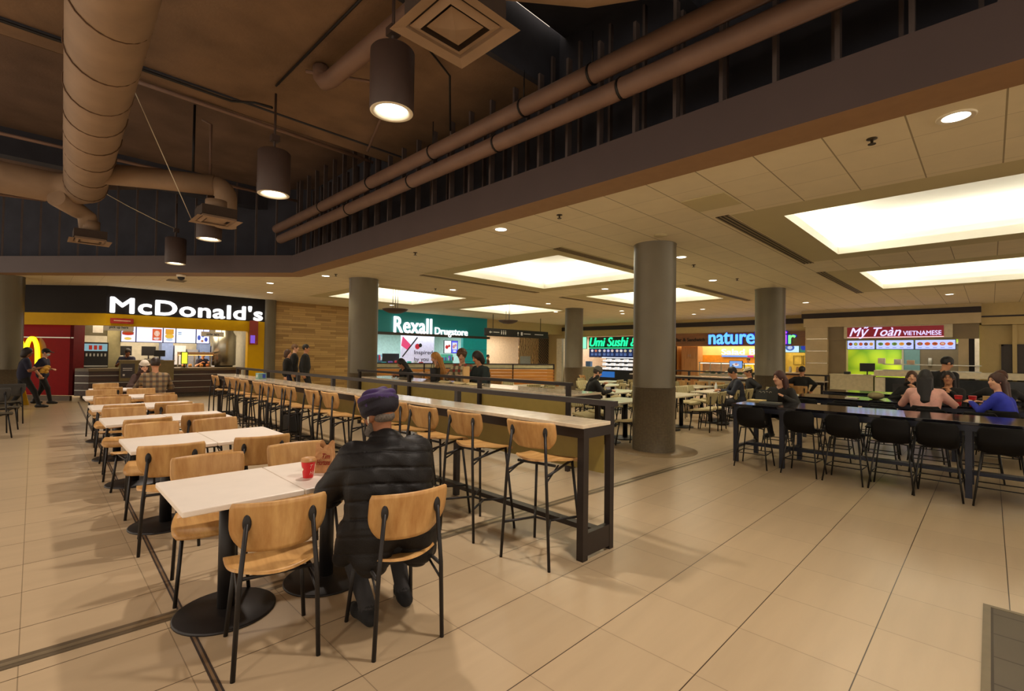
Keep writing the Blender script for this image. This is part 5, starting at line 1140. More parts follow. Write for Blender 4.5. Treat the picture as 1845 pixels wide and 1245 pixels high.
def hair_prims(style, m=0):
    face = [cut((0, .125, -.045), (.078, .085, .112)), cut((0, .06, -.15), (.12, .12, .07))]
    if style == 'short': return [ell((0, -.012, .026), (.083, .102, .104), m)]+face+[cut((0, .0, -.13), (.2, .2, .085))]
    if style == 'curly':
        r = random.Random(5); P = [ell((0, -.015, .03), (.095, .112, .115), m)]
        for _ in range(60):
            a, b = r.uniform(0, 2*PI), r.uniform(-.2, 1); P.append(ell((.09*math.cos(a)*math.cos(b*1.5), -.012+.1*math.sin(a)*math.cos(b*1.5), .03+.1*math.sin(b*1.5)), (.022, .022, .022), m, None, .006))
        return P+face+[cut((0, .03, -.15), (.2, .2, .08))]
    if style in ('long', 'verylong'):
        e = -.38 if style == 'verylong' else -.27
        P = [ell((0, -.012, .026), (.086, .105, .107), m), cap((0, -.055, 0), (0, -.11, e), .07, .055, m, .03)]
        for sx in (-1, 1): P += [cap((sx*.07, -.035, 0), (sx*.085, -.05, e*.85), .032, .03, m, .03), cap((sx*.05, -.08, -.05), (sx*.05, -.115, e), .05, .032, m, .02)]
        return P+[cut((0, .115, -.05), (.072, .085, .12))]
    if style == 'bob':
        P = [ell((0, -.015, .02), (.092, .108, .112), m), cap((0, -.05, -.02), (0, -.06, -.1), .085, .08, m, .03)]
        return P+[cut((0, .12, -.05), (.075, .085, .115))]
def person(label, loc, yaw, h=1.7, sit=None, lean=5, head=(0, 0), hands=None, feet=None, skin='light', top=None, legs=None, shoe=None, sleeve='long', hair='short', hairc=(40, 28, 20), hat=None, hatm=None, w=1.0, vox=.0095, twist=0, curl=.6, hdir=None, glasses=False, hood=False, group=None, mask=False, belly=0, build=True, shift=0):
    k = h/1.72
    t = thing('person', label, 'person', (loc[0], loc[1], 0), yaw, group)
    sm = SKIN[skin]; top = top or mat('cloth_black', (30, 28, 28), rough=.8); legs = legs or mat('cloth_dark', (34, 32, 34), rough=.85); shoe = shoe or M_BLKPL
    mats = [sm, top, legs, shoe, LIP[skin]]
    hz = (sit+.118*k) if sit else .90*k
    P0 = V(0, shift, hz); ln = math.radians(lean); T = V(0, math.sin(ln), math.cos(ln)); ct, st_ = math.cos(math.radians(twist)), math.sin(math.radians(twist)); Xs = V(ct, st_, 0)
    C = P0+T*.33*k; N = P0+T*.50*k; ex = .008
    R_ = []
    R_ += [cap(P0-V(.075, 0, 0)*k*w, P0+V(.075, 0, 0)*k*w, .115*k, .115*k, 2, .04)]
    for sx in (-1, 1): R_.append(cap(P0+T*.1*k+V(sx*.055*k*w, 0, 0), C+Xs*sx*.078*k*w, (.105+ex+belly)*k, (.115+ex)*k, 1, .05))
    R_.append(cap(P0+T*.0*k-V(.07, 0, 0)*k*w, P0+V(.07, 0, 0)*k*w+T*.0, .124*k, .124*k, 1, .03))
    for sx in (-1, 1): R_.append(cap(C+T*.10*k+Xs*sx*.05*k, P0+T*.425*k+Xs*sx*.155*k*w, .082*k, .066*k, 1, .05))
    hy, hp = math.radians(head[0]), math.radians(head[1]); RM = rotm(hy, hp)
    Hc = N+T*.06*k+RM @ V(0, .012, .118)*k
    R_.append(cap(N-T*.05*k, N+(Hc-N)*.55, .056*k, .05*k, 0, .025))
    hd = lambda x, y, z: Hc+RM @ (V(x, y, z)*k)
    R_ += [ell(hd(0, -.008, .022), V(.074, .092, .098)*k, 0, RM, .02), ell(hd(0, .022, -.05), V(.058, .066, .066)*k, 0, RM, .03), ell(hd(0, .055, -.098), V(.026, .026, .022)*k, 0, RM, .03),
           cap(hd(0, .078, .012), hd(0, .104, -.022), .010*k, .0155*k, 0, .012), ell(hd(0, .079, -.058), V(.024, .012, .010)*k, 4, RM, .006)]
    for sx in (-1, 1): R_ += [ell(hd(sx*.075, -.006, -.012), V(.011, .024, .032)*k, 0, RM, .008), ell(hd(sx*.034, .068, -.022), V(.022, .018, .018)*k, 0, RM, .02)]
    if hood: R_ += [tor(N+T*.03*k+V(0, -.02, 0), .085*k, .038*k, 1, rotm(0, -.5), .02)]
    # arms
    sh_default = [V(sx*.20, .02, hz-.02) for sx in (-1, 1)]
    hands = hands or [None, None]
    for i, sx in enumerate((-1, 1)):
        Sh = P0+T*.425*k+Xs*sx*.162*k*w
        tgt = V(*hands[i]) if hands[i] is not None else V(sx*.24*k, .03, .78*k if not sit else hz+.12)
        pole = V(sx*.62, -.45, -.42) if sit else V(sx*.55, -.6, -.7); El, Wr = ik(Sh, tgt, .285*k, .255*k, pole)
        lo_m = 1 if sleeve == 'long' else 0
        R_.append(cap(Sh, El, (.060+ex)*k, (.045+ex)*k, 1, .03))
        if sleeve == 'long': R_.append(cap(El, Wr-(Wr-El)*.06, .050*k, .039*k, 1, .02)); R_.append(cap(Wr-(Wr-El)*.2, Wr, .027*k, .025*k, 0, .01))
        else: R_[-1] = cap(Sh, Sh+(El-Sh)*.72, .068*k, .060*k, 1, .03); R_ += [cap(Sh, El, .048*k, .041*k, 0, .02), cap(El, Wr, .041*k, .027*k, 0, .02)]
        fd = nrm(Wr-El) if hdir is None else nrm(V(*hdir[i])); R_ += hand(Wr, fd, V(0, 0, 1) if abs(fd[2]) < .8 else V(sx, 0, 0), k, 0, curl, -sx)
    # legs
    feet = feet or ([(-.11, .40, 0), (.11, .42, 0)] if sit else [(-.1, 0, 0), (.1, .03, 0)])
    for i, sx in enumerate((-1, 1)):
        f = V(*feet[i]); Hp = P0+V(sx*.088*k*w, 0, -.02*k); an = f+V(0, 0, .085*k)
        Kn, an = ik(Hp, an, .425*k, .41*k, V(sx*.12, 1, .25)); f = an-V(0, 0, .085*k)
        R_ += [cap(Hp, Kn, .092*k*w, .064*k, 2, .03), cap(Kn, an, .062*k, .046*k, 2, .03)]
        tx = sx*.025; R_ += [cap(f+V(0, -.05, .045)*k, f+V(tx, .10, .04)*k, .043*k, .042*k, 3, .02), cap(f+V(tx, .10, .038)*k, f+V(tx*1.3, .165, .032)*k, .04*k, .03*k, 3, .02), cap(an, f+V(0, -.01, .05)*k, .046*k, .045*k, 3, .01)]
    sdf_obj('body', R_, mats, vox, t)
    e = MB()
    for sx in (-1, 1): c = hd(sx*.033, .0765, .012); e.ell(c, (.012*k, .009*k, .007*k), 0, 8, 6); b0, b1 = hd(sx*.018, .086, .034), hd(sx*.05, .074, .034); e.tube([b0, b1], .004*k, 5)
    e.build('eyes_and_brows', M_EYE, t)
    # hair and hats are built in head space then moved
    def head_part(nm, prims, m, hh=.007):
        o = sdf_obj(nm, prims, m if isinstance(m, list) else [m], hh, t); Mx = Matrix.LocRotScale(Vector(Hc), Matrix(RM.tolist()).to_quaternion(), Vector((k, k, k))); o.matrix_local = Mx; return o
    if hair: head_part('hair', hair_prims(hair), mat('hair_%d_%d_%d' % hairc, hairc, rough=.55, var=.25, scale=60, stretch=(1, 1, .1)))
    if hat == 'beanie':
        head_part('beanie', [ell((0, -.012, .055), (.088, .105, .1), 0), tor((0, -.012, .045), .088, .016, 0, rotm(0, .1), .006), cut((0, .03, -.1), (.2, .25, .12))], hatm)
    if hat == 'cap':
        head_part('cap', [ell((0, -.01, .045), (.086, .104, .085), 0), ell((0, .12, .05), (.07, .075, .012), 0, rotm(0, .15)), cut((0, 0, -.08), (.2, .25, .105))], hatm)
    if hat == 'brim':
        head_part('hat', [ell((0, -.01, .065), (.085, .1, .075), 0), ell((0, -.005, .055), (.135, .15, .012), 0, None, .01), tor((0, -.01, .075), .084, .01, 1, None, .002), cut((0, 0, -.06), (.2, .25, .105))], hatm if isinstance(hatm, list) else [hatm, M_BLACK])
    if mask: head_part('face_mask', [ell((0, .055, -.045), (.058, .052, .05), 0)], mat('mask_blue', (176, 206, 214), rough=.8))
    if glasses:
        g = MB()
        for sx in (-1, 1): g.tube([hd(sx*.034+.022*math.cos(a), .094, .01+.017*math.sin(a)) for a in np.linspace(0, 2*PI, 12)], .0025*k, 5); g.tube([hd(sx*.056, .092, .012), hd(sx*.078, .0, .006)], .002*k, 5)
        g.tube([hd(-.012, .096, .012), hd(.012, .096, .012)], .002*k, 5); g.build('glasses', M_BLACK, t)
    return t, hd, N, T, P0, k
def cloth(n, c, **kw): return mat('cloth_'+n, c, rough=kw.pop('rough', .85), var=kw.pop('var', .12), scale=kw.pop('scale', 12), **kw)
M_BLKC = cloth('black', (24, 23, 23)); M_DKC = cloth('dark', (36, 34, 36)); M_NAVYC = cloth('uniform_navy', (26, 26, 48)); M_BLUE = cloth('royal_blue', (44, 56, 176)); M_PINK = cloth('dusty_pink', (226, 172, 158), bump=.4, bscale=40); M_GREYC = cloth('grey', (70, 66, 62))

# ---- the man in the turban at the nearest table
def hero():
    loc, yaw = (1.455, 2.40), -.17
    t, hd, N, T, P0, k = person('person seen from behind in black quilted jacket and purple turban, seated at white table', loc, yaw, 1.7, .425, 13, (22, 20), [(-.12, .44, .80), (.14, .44, .80)], [(-.08, .13, 0), (.17, .22, 0)], 'brown', cloth('black', (24, 23, 23)), cloth('trouser_grey', (40, 39, 40)), cloth('boot_black', (14, 13, 13)), hair=None, w=1.12, vox=.0075, curl=.5, belly=.02)
    # quilted jacket with hood of collar, sleeves and flared hem
    J = []; Wd = 1.15
    for sx in (-1, 1):
        J.append(cap(P0+T*.08+V(sx*.085, -.01, 0), P0+T*.36+V(sx*.105, -.01, 0), .152, .15, 0, .06))
        J.append(cap(P0+T*.36+V(sx*.06, -.015, 0), P0+T*.42+V(sx*.17, 0, 0), .12, .094, 0, .05))
        J.append(cap(P0+T*.02+V(sx*.10, -.03, .0), P0+V(sx*.13, -.05, -.10), .14, .10, 0, .06))          # hem over the seat edge
        J.append(cap(P0+V(sx*.12, .05, -.02), P0+V(sx*.16, .16, -.06), .12, .09, 0, .05))               # side panel on the thigh
    J.append(cap(P0+V(-.2, .05, .02), P0+V(-.24, .1, -.12), .09, .05, 0, .05)); J.append(cap(P0+V(.2, -.02, -.02), P0+V(.225, -.03, -.14), .07, .04, 0, .04))
    J.append(cap(P0+T*.45+V(0, -.03, 0), P0+T*.50+V(0, -.02, 0), .115, .085, 0, .05)); J.append(tor(N+T*.035+V(0, -.012, 0), .068, .026, 0, rotm(0, -.28), .02))
    for sx, hnd, el in ((-1, V(-.12, .44, .80), None), (1, V(.14, .44, .80), None)):
        Sh = P0+T*.425+V(sx*.18, .0, 0); El, Wr = ik(Sh, hnd, .285*k, .255*k, V(sx*.62, -.45, -.42))
        J += [cap(Sh, El, .096, .08, 0, .03), cap(El, Wr-(Wr-El)*.08, .08, .056, 0, .03)]
    def quilt(v, n):
        rel = v-P0; s = rel@T
        ph = s/.088+.25*np.sin(rel[:, 0]*6); q = np.abs(np.sin(PI*ph)); d = -.009*np.exp(-(q/.16)**2)+.006*q
        d = d+.003*np.sin(v[:, 0]*55+v[:, 2]*24)*np.sin(v[:, 2]*40+v[:, 1]*33)
        d = d*np.where((s > .06) & (s < .46) & (np.abs(rel[:, 0]) < .24), 1, .35)
        return d+.0035*np.sin(v[:, 0]*28+v[:, 1]*31+v[:, 2]*17)
    jm = mat('jacket_black', (17, 15, 15), rough=.55, var=.1, scale=30, spec=.3, bump=.15, bscale=120)
    sdf_obj('jacket', J, [jm], .0075, t, quilt)
    # turban: one purple cloth, top folds painted lit and lower wraps shaded
    tp = [ell((0, -.012, .062), (.108, .124, .078), 0, None, .01), ell((0, -.014, .028), (.1, .118, .058), 0, rotm(0, .06), .02), ell((0, -.02, .108), (.1, .112, .05), 1, rotm(0, -.12, .08), .008)]
    for z, R1, r, pt, rl, m in ((.095, .095, .026, -.10, .16, 1), (.105, .088, .026, .12, -.22, 1), (.122, .066, .027, -.18, .34, 1), (.132, .05, .026, .2, -.4, 1), (.086, .1, .02, .05, .05, 0), (.04, .1, .016, .1, -.1, 0)):
        tp.append(tor((0, -.016, z), R1, r, m, rotm(rl*1.5, pt, rl), .004))
    for a, l in ((-.6, .5), (-.2, .8), (.3, .6), (.8, .9), (1.4, .6), (2.2, .8), (-1.3, .7)):
        tp.append(cap((.1*math.sin(a), -.016-.105*math.cos(a), .085), (.06*math.sin(a+l), -.02-.05*math.cos(a+l), .15), .014, .013, 1, .004))
    tp.append(cap((-.1, -.03, .07), (.085, -.05, .125), .012, .012, 1, .004)); tp.append(cap((-.07, -.09, .055), (.09, -.075, .10), .009, .010, 0, .004))
    tm = [mat('turban_shaded', (17, 13, 28), rough=.75, var=.2, scale=50, bump=.3, bscale=200), mat('turban_lit', (50, 26, 84), rough=.7, var=.25, scale=40, bump=.3, bscale=200)]
    o = sdf_obj('turban', tp, tm, .0055, t, None, 1); RM = rotm(math.radians(22), math.radians(20)); Hc = hd(0, 0, 0); o.matrix_local = Matrix.LocRotScale(Vector(Hc+V(0, 0, .0)), Matrix(RM.tolist()).to_quaternion(), Vector((k*1.0, k*1.02, k*.88)))
    # grey hair below the turban, beard, glasses, earphone
    hp = [ell((0, -.036, -.025), (.07, .055, .04), 0), ell((0, .045, -.085), (.058, .058, .045), 0, None, .02), cap((-.066, .02, -.05), (-.058, .05, -.09), .014, .03, 0), cap((.066, .02, -.05), (.058, .05, -.09), .014, .03, 0), cut((0, .12, -.045), (.034, .05, .03))]
    o = sdf_obj('hair', hp, [mat('hair_grey', (96, 88, 80), rough=.8, var=.4, scale=120)], .006, t); o.matrix_local = Matrix.LocRotScale(Vector(Hc), Matrix(RM.tolist()).to_quaternion(), Vector((k,)*3))
    g = MB()
    for sx in (-1, 1): g.tube([hd(sx*.034+.022*math.cos(a), .094, .01+.017*math.sin(a)) for a in np.linspace(0, 2*PI, 14)], .0022, 5); g.tube([hd(sx*.056, .092, .012), hd(sx*.082, .0, .004)], .0022, 5)
    g.tube([hd(-.012, .096, .012), hd(.012, .096, .012)], .002, 5); g.build('glasses', mat('gold_metal', (190, 140, 70), rough=.3, metal=.8), t)
    g = MB()
    for sx in (-1, 1): g.ell(hd(sx*.084, .004, -.012), (.008, .008, .008), 0, 8, 6); g.tube([hd(sx*.086, .006, -.014), hd(sx*.085, .012, -.042)], .0035, 6)
    g.build('earphones', M_TRIMW, t)
hero()
# cup and paper bag
t = thing('paper_cup', 'red paper coffee cup with tan lid on the white table beside the paper bag', 'cup', (1.28, 3.135, .74))
MB().lathe([(.031, 0), (.031, .004), (.043, .102), (.043, .108)], 32).build('cup_body', mat('cup_red', (206, 22, 26), rough=.4), t)
MB().lathe([(.0465, .104), (.047, .112), (.044, .114), (.0435, .124), (.04, .126), (.036, .121), (.001, .121)], 32).build('lid', mat('lid_tan', (186, 138, 84), rough=.4), t)
def on_cup(pts, a0, m, z0):
    b = MB(); n = len(pts); vs = []
    for x, z in pts: r = .031+.012*(z0+z)/.1+.0012; a = a0+x/r; vs.append((r*math.cos(a), r*math.sin(a), z0+z))
    b.add(vs, [list(range(n))]); return b
leaf = [(0, -.016), (.002, -.006), (.010, -.008), (.008, -.003), (.016, .003), (.012, .005), (.013, .011), (.006, .008), (.004, .016), (0, .012), (-.004, .016), (-.006, .008), (-.013, .011), (-.012, .005), (-.016, .003), (-.008, -.003), (-.010, -.008), (-.002, -.006)]
on_cup(leaf, math.radians(182), 0, .055).build('leaf_mark', M_TRIMW, t)
for txt, zz, hh, ww in (('T', .062, .026, .02), ('Ho', .022, .026, .034)):
    tb = text_mb(txt, ww, hh, .0, shear=.3); q = MB(); vs = []
    for x, y, z in tb.v: r = .031+.012*(zz+z)/.1+.0012; a = math.radians(262)+x/r; vs.append((r*math.cos(a), r*math.sin(a), zz+z))
    q.add(vs, tb.f); q.build('lettering', M_TRIMW, t)
t = thing('paper_bag', 'crumpled open brown paper bag with red lettering on the white table', 'paper bag', (1.42, 3.2, .74), -.72)
b = MB(); n = 28; rng = random.Random(4); rows = []
for j in range(11):
    z = .185*j/10; row = []
    for i in range(n):
        u = i/n*4; s_ = int(u) % 4; f_ = u-int(u); wx, wy = .057-.006*(j/10), .036+.003*(j/10)
        cs = [(-wx, -wy), (wx, -wy), (wx, wy), (-wx, wy)]; a, c_ = cs[s_], cs[(s_+1) % 4]; x = a[0]+(c_[0]-a[0])*f_; y = a[1]+(c_[1]-a[1])*f_
        if s_ in (1, 3): x *= 1-.22*math.sin(PI*f_)*(j/10)
        zz = z+(.012*math.sin(i*1.7)+.014*math.cos(i*.9)+(.012 if s_ == 2 else 0) if j == 10 else 0)
        row.append((x+rng.uniform(-.0022, .0022)*(j > 0), y+rng.uniform(-.0028, .0028)*(j > 0), zz))
    rows.append(row)
vs = [v for r_ in rows for v in r_]; fs = [(j*n+i, j*n+(i+1) % n, (j+1)*n+(i+1) % n, (j+1)*n+i) for j in range(10) for i in range(n)]+[list(range(n))[::-1]]
b.add(vs, fs, 0, False); o = b.build('bag_body', mat('kraft_paper', (188, 140, 92), rough=.8, var=.15, scale=30, bump=.2, bscale=90), t)
so = o.modifiers.new('thickness', 'SOLIDIFY'); so.thickness = .0015
M_REDINK = mat('red_ink', (178, 42, 34), rough=.7)
tb = text_mb('Tim', .048, .034, .0, offset=.02, shear=.35); tb.xf(Matrix.Translation((-.005, -.0415, .098))); tb.build('lettering', M_REDINK, t)
tb = text_mb('Hortons', .088, .036, .0, offset=.02, shear=.35); tb.xf(Matrix.Translation((-.042, -.042, .056))); tb.build('lettering', M_REDINK, t)
# crumpled napkin inside
nb = MB().ell((.02, .0, .165), (.02, .016, .014), 0, 8, 6); nb.build('napkin', M_TRIMW, t)

# ---- couple at the last white table
MP = plaid_mat('plaid_shirt', (150, 122, 84), (106, 92, 72), (84, 62, 46), .1)
person('person in plaid shirt with back to the camera at the last white table', (1.76, 11.95), -.05, 1.8, .45, 6, (0, 12), [(-.16, .42, .78), (.16, .42, .78)], None, 'tan', MP, M_DKC, hair='short', hairc=(46, 32, 22))
person('person in cream knitted beanie and dark scarf facing the camera at the last white table', (1.74, 13.35), PI+.08, 1.62, .45, 8, (0, 10), [(-.12, .38, .78), (.14, .38, .8)], None, 'light', cloth('brown_coat', (70, 48, 40)), M_DKC, hair='long', hairc=(50, 34, 26), hat='beanie', hatm=cloth('cream_knit', (226, 214, 194), bump=.4, bscale=60), hood=True, glasses=True)
# ---- burger staff
MU = cloth('uniform_navy', (26, 26, 48))
person('person in dark uniform walking with a folded yellow cloth, before the golden arches', (-.16, 17.5), -PI/2+.1, 1.60, None, 4, (0, 8), [(-.08, .30, 1.05), (.12, .28, 1.05)], [(-.09, -.22, .01), (.1, .30, 0)], 'brown', MU, M_BLKC, sleeve='short', hair='bob', hairc=(34, 22, 18), w=1.08, belly=.03)
tag(MB().ell((0, 0, 0), (.09, .12, .07), 0, 12, 8).ell((.05, .06, .05), (.07, .07, .05), 0, 10, 7).ell((-.04, -.07, -.05), (.06, .07, .06), 0, 10, 7).ell((.03, -.02, -.07), (.05, .09, .05), 0, 10, 7).build('folded_cloth', cloth('mustard_cloth', (206, 158, 60), bump=.5, bscale=20), None, (.22, 17.48, 1.02)), 'mustard yellow bundled cloth held by the walking worker', 'cloth')
person('person in dark uniform, black cap and pale blue face mask, walking behind another worker', (.2, 18.95), -PI*.62, 1.58, None, 3, (0, 14), [(-.02, .2, .97), (.2, .02, .80)], [(-.09, -.2, .0), (.09, .22, 0)], 'light', MU, M_BLKC, sleeve='short', hair='short', hairc=(30, 20, 16), hat='cap', hatm=M_BLKC, mask=True)
person('person in navy uniform bending over the till behind the burger counter', (2.25, 20.45), PI*.9, 1.66, None, 16, (30, 30), [(-.12, .4, 1.1), (.14, .4, 1.1)], None, 'brown', MU, M_BLKC, sleeve='short', hair='short', hairc=(24, 16, 14), hat=None)
person('person in dark uniform at the glowing heat lamps behind the burger counter', (4.55, 21.3), PI*1.05, 1.55, None, 10, (0, 20), [(-.12, .35, 1.1), (.14, .35, 1.1)], None, 'light', MU, M_BLKC, sleeve='short', hair='short', hairc=(26, 18, 14))
# ---- three people standing at the bar's far end
person('person in long black coat with dark hair and glasses standing before the wood wall', (6.3, 15.9), -2.1, 1.84, None, 2, (0, 0), None, None, 'tan', M_BLKC, M_BLKC, hair='short', hairc=(26, 20, 18), w=1.25, glasses=True, belly=.05)
person('person in black with light brown hair standing behind the tallest one at the wood wall', (6.25, 16.7), -2.0, 1.85, None, 2, (0, 0), None, None, 'light', M_BLKC, M_DKC, hair='short', hairc=(110, 78, 50))
person('person in black with brown bob hair, shortest of the three at the wood wall', (5.85, 16.2), -2.2, 1.66, None, 2, (0, 0), None, None, 'light', M_BLKC, cloth('navy_jean', (34, 38, 66)), hair='bob', hairc=(72, 46, 30))
# ---- people at the second bar
MQ = plaid_mat('plaid_coat', (206, 190, 150), (120, 112, 86), (150, 60, 50), .12)
NST = Proto(make_chair('bar_stool', 'tall oak bar stool', z=.745, bz=.855, bh=.2, stool=True))
for i, (q, s_) in enumerate(((8.2, 'under the blond person'), (7.5, 'under the curly haired person'), (6.86, 'under the dark haired person'), (9.5, 'under the person in a dark headscarf'))):
    NST.put((6.18, q, 0), PI/2, 'tall oak bar stool at the second bar '+s_, 'oak bar stools at the second bar')
person('person with very long blond hair sitting at the second bar beside the black tote', (6.15, 8.2), PI/2-.5, 1.64, .74, 14, (18, 18), [(-.14, .4, 1.13), (.14, .4, 1.13)], [(-.1, .3, .27), (.1, .3, .27)], 'light', cloth('tan_coat', (170, 120, 60)), M_DKC, hair='verylong', hairc=(186, 130, 58))
person('person with curly brown hair and plaid coat sitting at the second bar', (6.15, 7.5), PI/2+.4, 1.74, .74, 10, (20, 16), [(-.14, .38, 1.13), (.14, .38, 1.13)], [(-.1, .3, .27), (.1, .3, .27)], 'light', MQ, M_DKC, hair='curly', hairc=(92, 60, 34))
person('person with dark bob hair and dark coat looking down at the second bar', (6.12, 6.86), PI/2-.1, 1.70, .74, 12, (0, 24), [(-.1, .36, 1.1), (.12, .34, 1.12)], [(-.1, .3, .27), (.1, .3, .27)], 'tan', cloth('teal_black_coat', (28, 40, 40)), M_DKC, hair='bob', hairc=(30, 20, 16))
person('person in dark headscarf bent over the far end of the second bar', (6.2, 9.5), PI/2, 1.5, .70, 24, (-20, 30), [(-.12, .36, 1.05), (.14, .36, 1.05)], [(-.1, .3, .27), (.1, .3, .27)], 'tan', M_BLKC, M_BLKC, hair='verylong', hairc=(24, 18, 18))
t = thing('tote_bag', 'black tote bag with thin handles standing on the second bar', 'bag', (5.45, 7.52, 1.03), .6)
b = MB(); n = 24; vs = []
for j in range(6):
    z = .25*j/5; r = 1+.12*j/5
    for i in range(n): a = 2*PI*i/n; vs.append((.125*r*np.sign(math.cos(a))*abs(math.cos(a))**.6, .07*r*np.sign(math.sin(a))*abs(math.sin(a))**.6, z+(.012*math.sin(3*a) if j == 5 else 0)))
b.add(vs, [(j*n+i, j*n+(i+1) % n, (j+1)*n+(i+1) % n, (j+1)*n+i) for j in range(5) for i in range(n)]+[list(range(n))[::-1]], 0, True); b.build('bag_body', cloth('tote_black', (22, 22, 24), rough=.6), t)
for y in (-.06, .06): MB().tube([(-.07, y, .24), (-.05, y*.8, .34), (0, y*.6, .38), (.05, y*.8, .34), (.07, y, .24)], .006, 6).build('handle', M_BLACK, t)
t = thing('kraft_bag', 'tan paper bag with dark vertical lettering standing on the second bar', 'paper bag', (5.55, 6.72, 1.03), 1.0)
MB().box(-.09, .09, -.055, .055, 0, .3).build('bag_body', mat('kraft_tan', (206, 168, 110), rough=.8), t)
g = MB()
for k in range(6): g.box(-.03+.01*(k % 2), .03-.008*(k % 3), -.0565, -.055, .26-k*.042, .285-k*.042)
g.build('lettering', M_INK, t)
for k in range(6):
    b = MB(); r = random.Random(k); b.add([(-.13, -.1, .004), (.0, -.12, .02), (.13, -.09, .005), (.14, .1, .012), (0, .12, .03), (-.13, .1, .006)], [(0, 1, 4, 5), (1, 2, 3, 4)])
    for i in range(5): x, y = r.uniform(-.1, .05), r.uniform(-.08, .06); z = .034; b.add([(x, y, z), (x+.05, y, z), (x+.05, y+.018, z), (x, y+.018, z)], [(0, 1, 2, 3)], 1)
    o = b.build('newspaper_sheet', [mat('news_cream', (214, 196, 146), rough=.9), mat('news_ink', (70, 56, 40))], None, (5.38+.1*(k % 2), 6.2+k*.2, 1.031)); o.rotation_euler = (0, 0, r.uniform(-.5, .5))
    tag(o, f'crumpled printed paper sheet on the second bar, {ORD[k]} from its near end', 'paper', 'paper sheets on the second bar')
# ---- centre
person('person in grey beanie and black coat with hands together at a marble table', (8.72, 6.3), -PI/2-.6, 1.68, .45, 16, (-8, 22), [(-.02, .36, .92), (.2, .44, .80)], None, 'light', M_BLKC, M_DKC, hair='short', hairc=(60, 48, 40), hat='beanie', hatm=cloth('grey_knit', (92, 90, 84), bump=.4, bscale=60), hood=True)
person('person in dark navy jacket with short black hair looking down at a phone', (11.62, 4.12), .55, 1.74, .45, 10, (0, 26), [(-.1, .40, .80), (.1, .42, .80)], [(-.14, .34, 0), (.1, .36, 0)], 'tan', cloth('navy_jacket', (36, 40, 52)), M_DKC, hair='short', hairc=(22, 18, 18), w=1.15)
tag(MB().box(-.035, .035, -.07, .07, 0, .009, bev=.003).build('phone', M_BLKPL, None, (11.55, 4.62, .742)), 'dark phone on the marble table before the man in the navy jacket', 'phone')
tag(MB().lathe([(.03, 0), (.033, .01), (.033, .15), (.014, .19), (.014, .215)], 16).build('water_bottle', mat('clear_plastic', (220, 224, 220), rough=.15, var=.03), None, (11.75, 4.72, .742)), 'clear plastic water bottle on the marble table', 'bottle')
person('person in pale hat with dark band seated behind the man in the navy jacket', (13.15, 4.35), .5, 1.66, .45, 6, (0, 16), None, None, 'tan', cloth('black', (24, 23, 23)), M_DKC, hair='short', hairc=(60, 40, 30), hat='brim', hatm=[cloth('straw', (206, 192, 150)), M_BLACK])
SC_.put((13.15, 4.2, 0), .4, 'striped beige chair under the person in the pale hat', 'striped beige chairs in the middle of the hall')
person('person in black at the bar before the salad shop, partly behind the column', (15.0, 3.7), -PI/2, 1.70, .46, 8, (0, 10), None, None, 'tan', M_BLKC, M_BLKC, hair='short', hairc=(20, 16, 14))
CH.put((14.95, 3.7, 0), -PI/2, 'oak chair under the person in black behind the column', 'oak chairs at the bar before the salad shop')
person('person in yellow top serving behind the salad display case', (24.6, 8.3), PI/2, 1.62, None, 4, (0, 10), [(-.14, .35, 1.05), (.14, .35, 1.05)], None, 'tan', cloth('yellow_top', (226, 196, 40)), M_DKC, hair='short', hairc=(30, 22, 18))
person('tiny person walking far down the corridor beside the drugstore', (18.6, 20.6), -2.2, 1.6, None, 3, (0, 0), None, [(-.09, -.15, 0), (.09, .18, 0)], 'tan', cloth('brown_jacket', (92, 66, 44)), M_BLKC, hair='short', hairc=(30, 22, 18), vox=.013)
# ---- woman with a book
person('person with long dark red hair reading at the end of the dark counter table', (8.98, 2.45), PI/2-.15, 1.62, .52, 20, (-22, 6), [(-.13, .34, .94), (.16, .38, .94)], [(-.12, .26, .24), (.1, .28, .24)], 'light', cloth('charcoal_sweater', (40, 38, 36)), M_BLKC, hair='long', hairc=(64, 28, 20))
t = thing('open_book', 'open book with dark printed cover held up by the woman at the dark counter table', 'book', (8.42, 2.57, .87), -PI/2+.2)
b = MB(); b.add([(-.16, .0, .0), (0, .03, .0), (0, .1, .17), (-.16, .07, .17)], [(0, 1, 2, 3)]); b.add([(.16, .0, .0), (0, .03, .0), (0, .1, .17), (.16, .07, .17)], [(0, 1, 2, 3)]); b.build('cover', mat('book_dark', (30, 34, 34), rough=.4), t)
b = MB(); b.add([(-.15, .008, .0), (0, .038, .0), (0, .106, .165), (-.15, .077, .165)], [(0, 1, 2, 3)]); b.add([(.15, .008, .0), (0, .038, .0), (0, .106, .165), (.15, .077, .165)], [(0, 1, 2, 3)]); b.build('pages', M_WHITE, t)
g = MB()
for k in range(4): x = -.1+k*.05; g.tube([(x+.016*math.cos(a), -.004+.03*(1-abs(x)/.16)+.012+.045*1.0, .13+.016*math.sin(a)) for a in np.linspace(0, 2*PI, 9)], .0025, 4)
g.build('cover_rings', M_TRIMW, t)
tag(MB().box(-.1, .1, -.14, .14, 0, .012, bev=.003).build('tablet', mat('tablet_grey', (120, 124, 120), rough=.3, metal=.4), None, (8.12, 2.42, .866)), 'slim grey tablet lying before the open book', 'tablet')
tag(MB().box(-.13, .13, -.11, .11, 0, .018).build('napkin_stack', mat('napkin_cream', (226, 204, 140), rough=.9), None, (8.3, 2.68, .866)), 'cream paper tray at the end of the nearest dark counter table', 'paper')
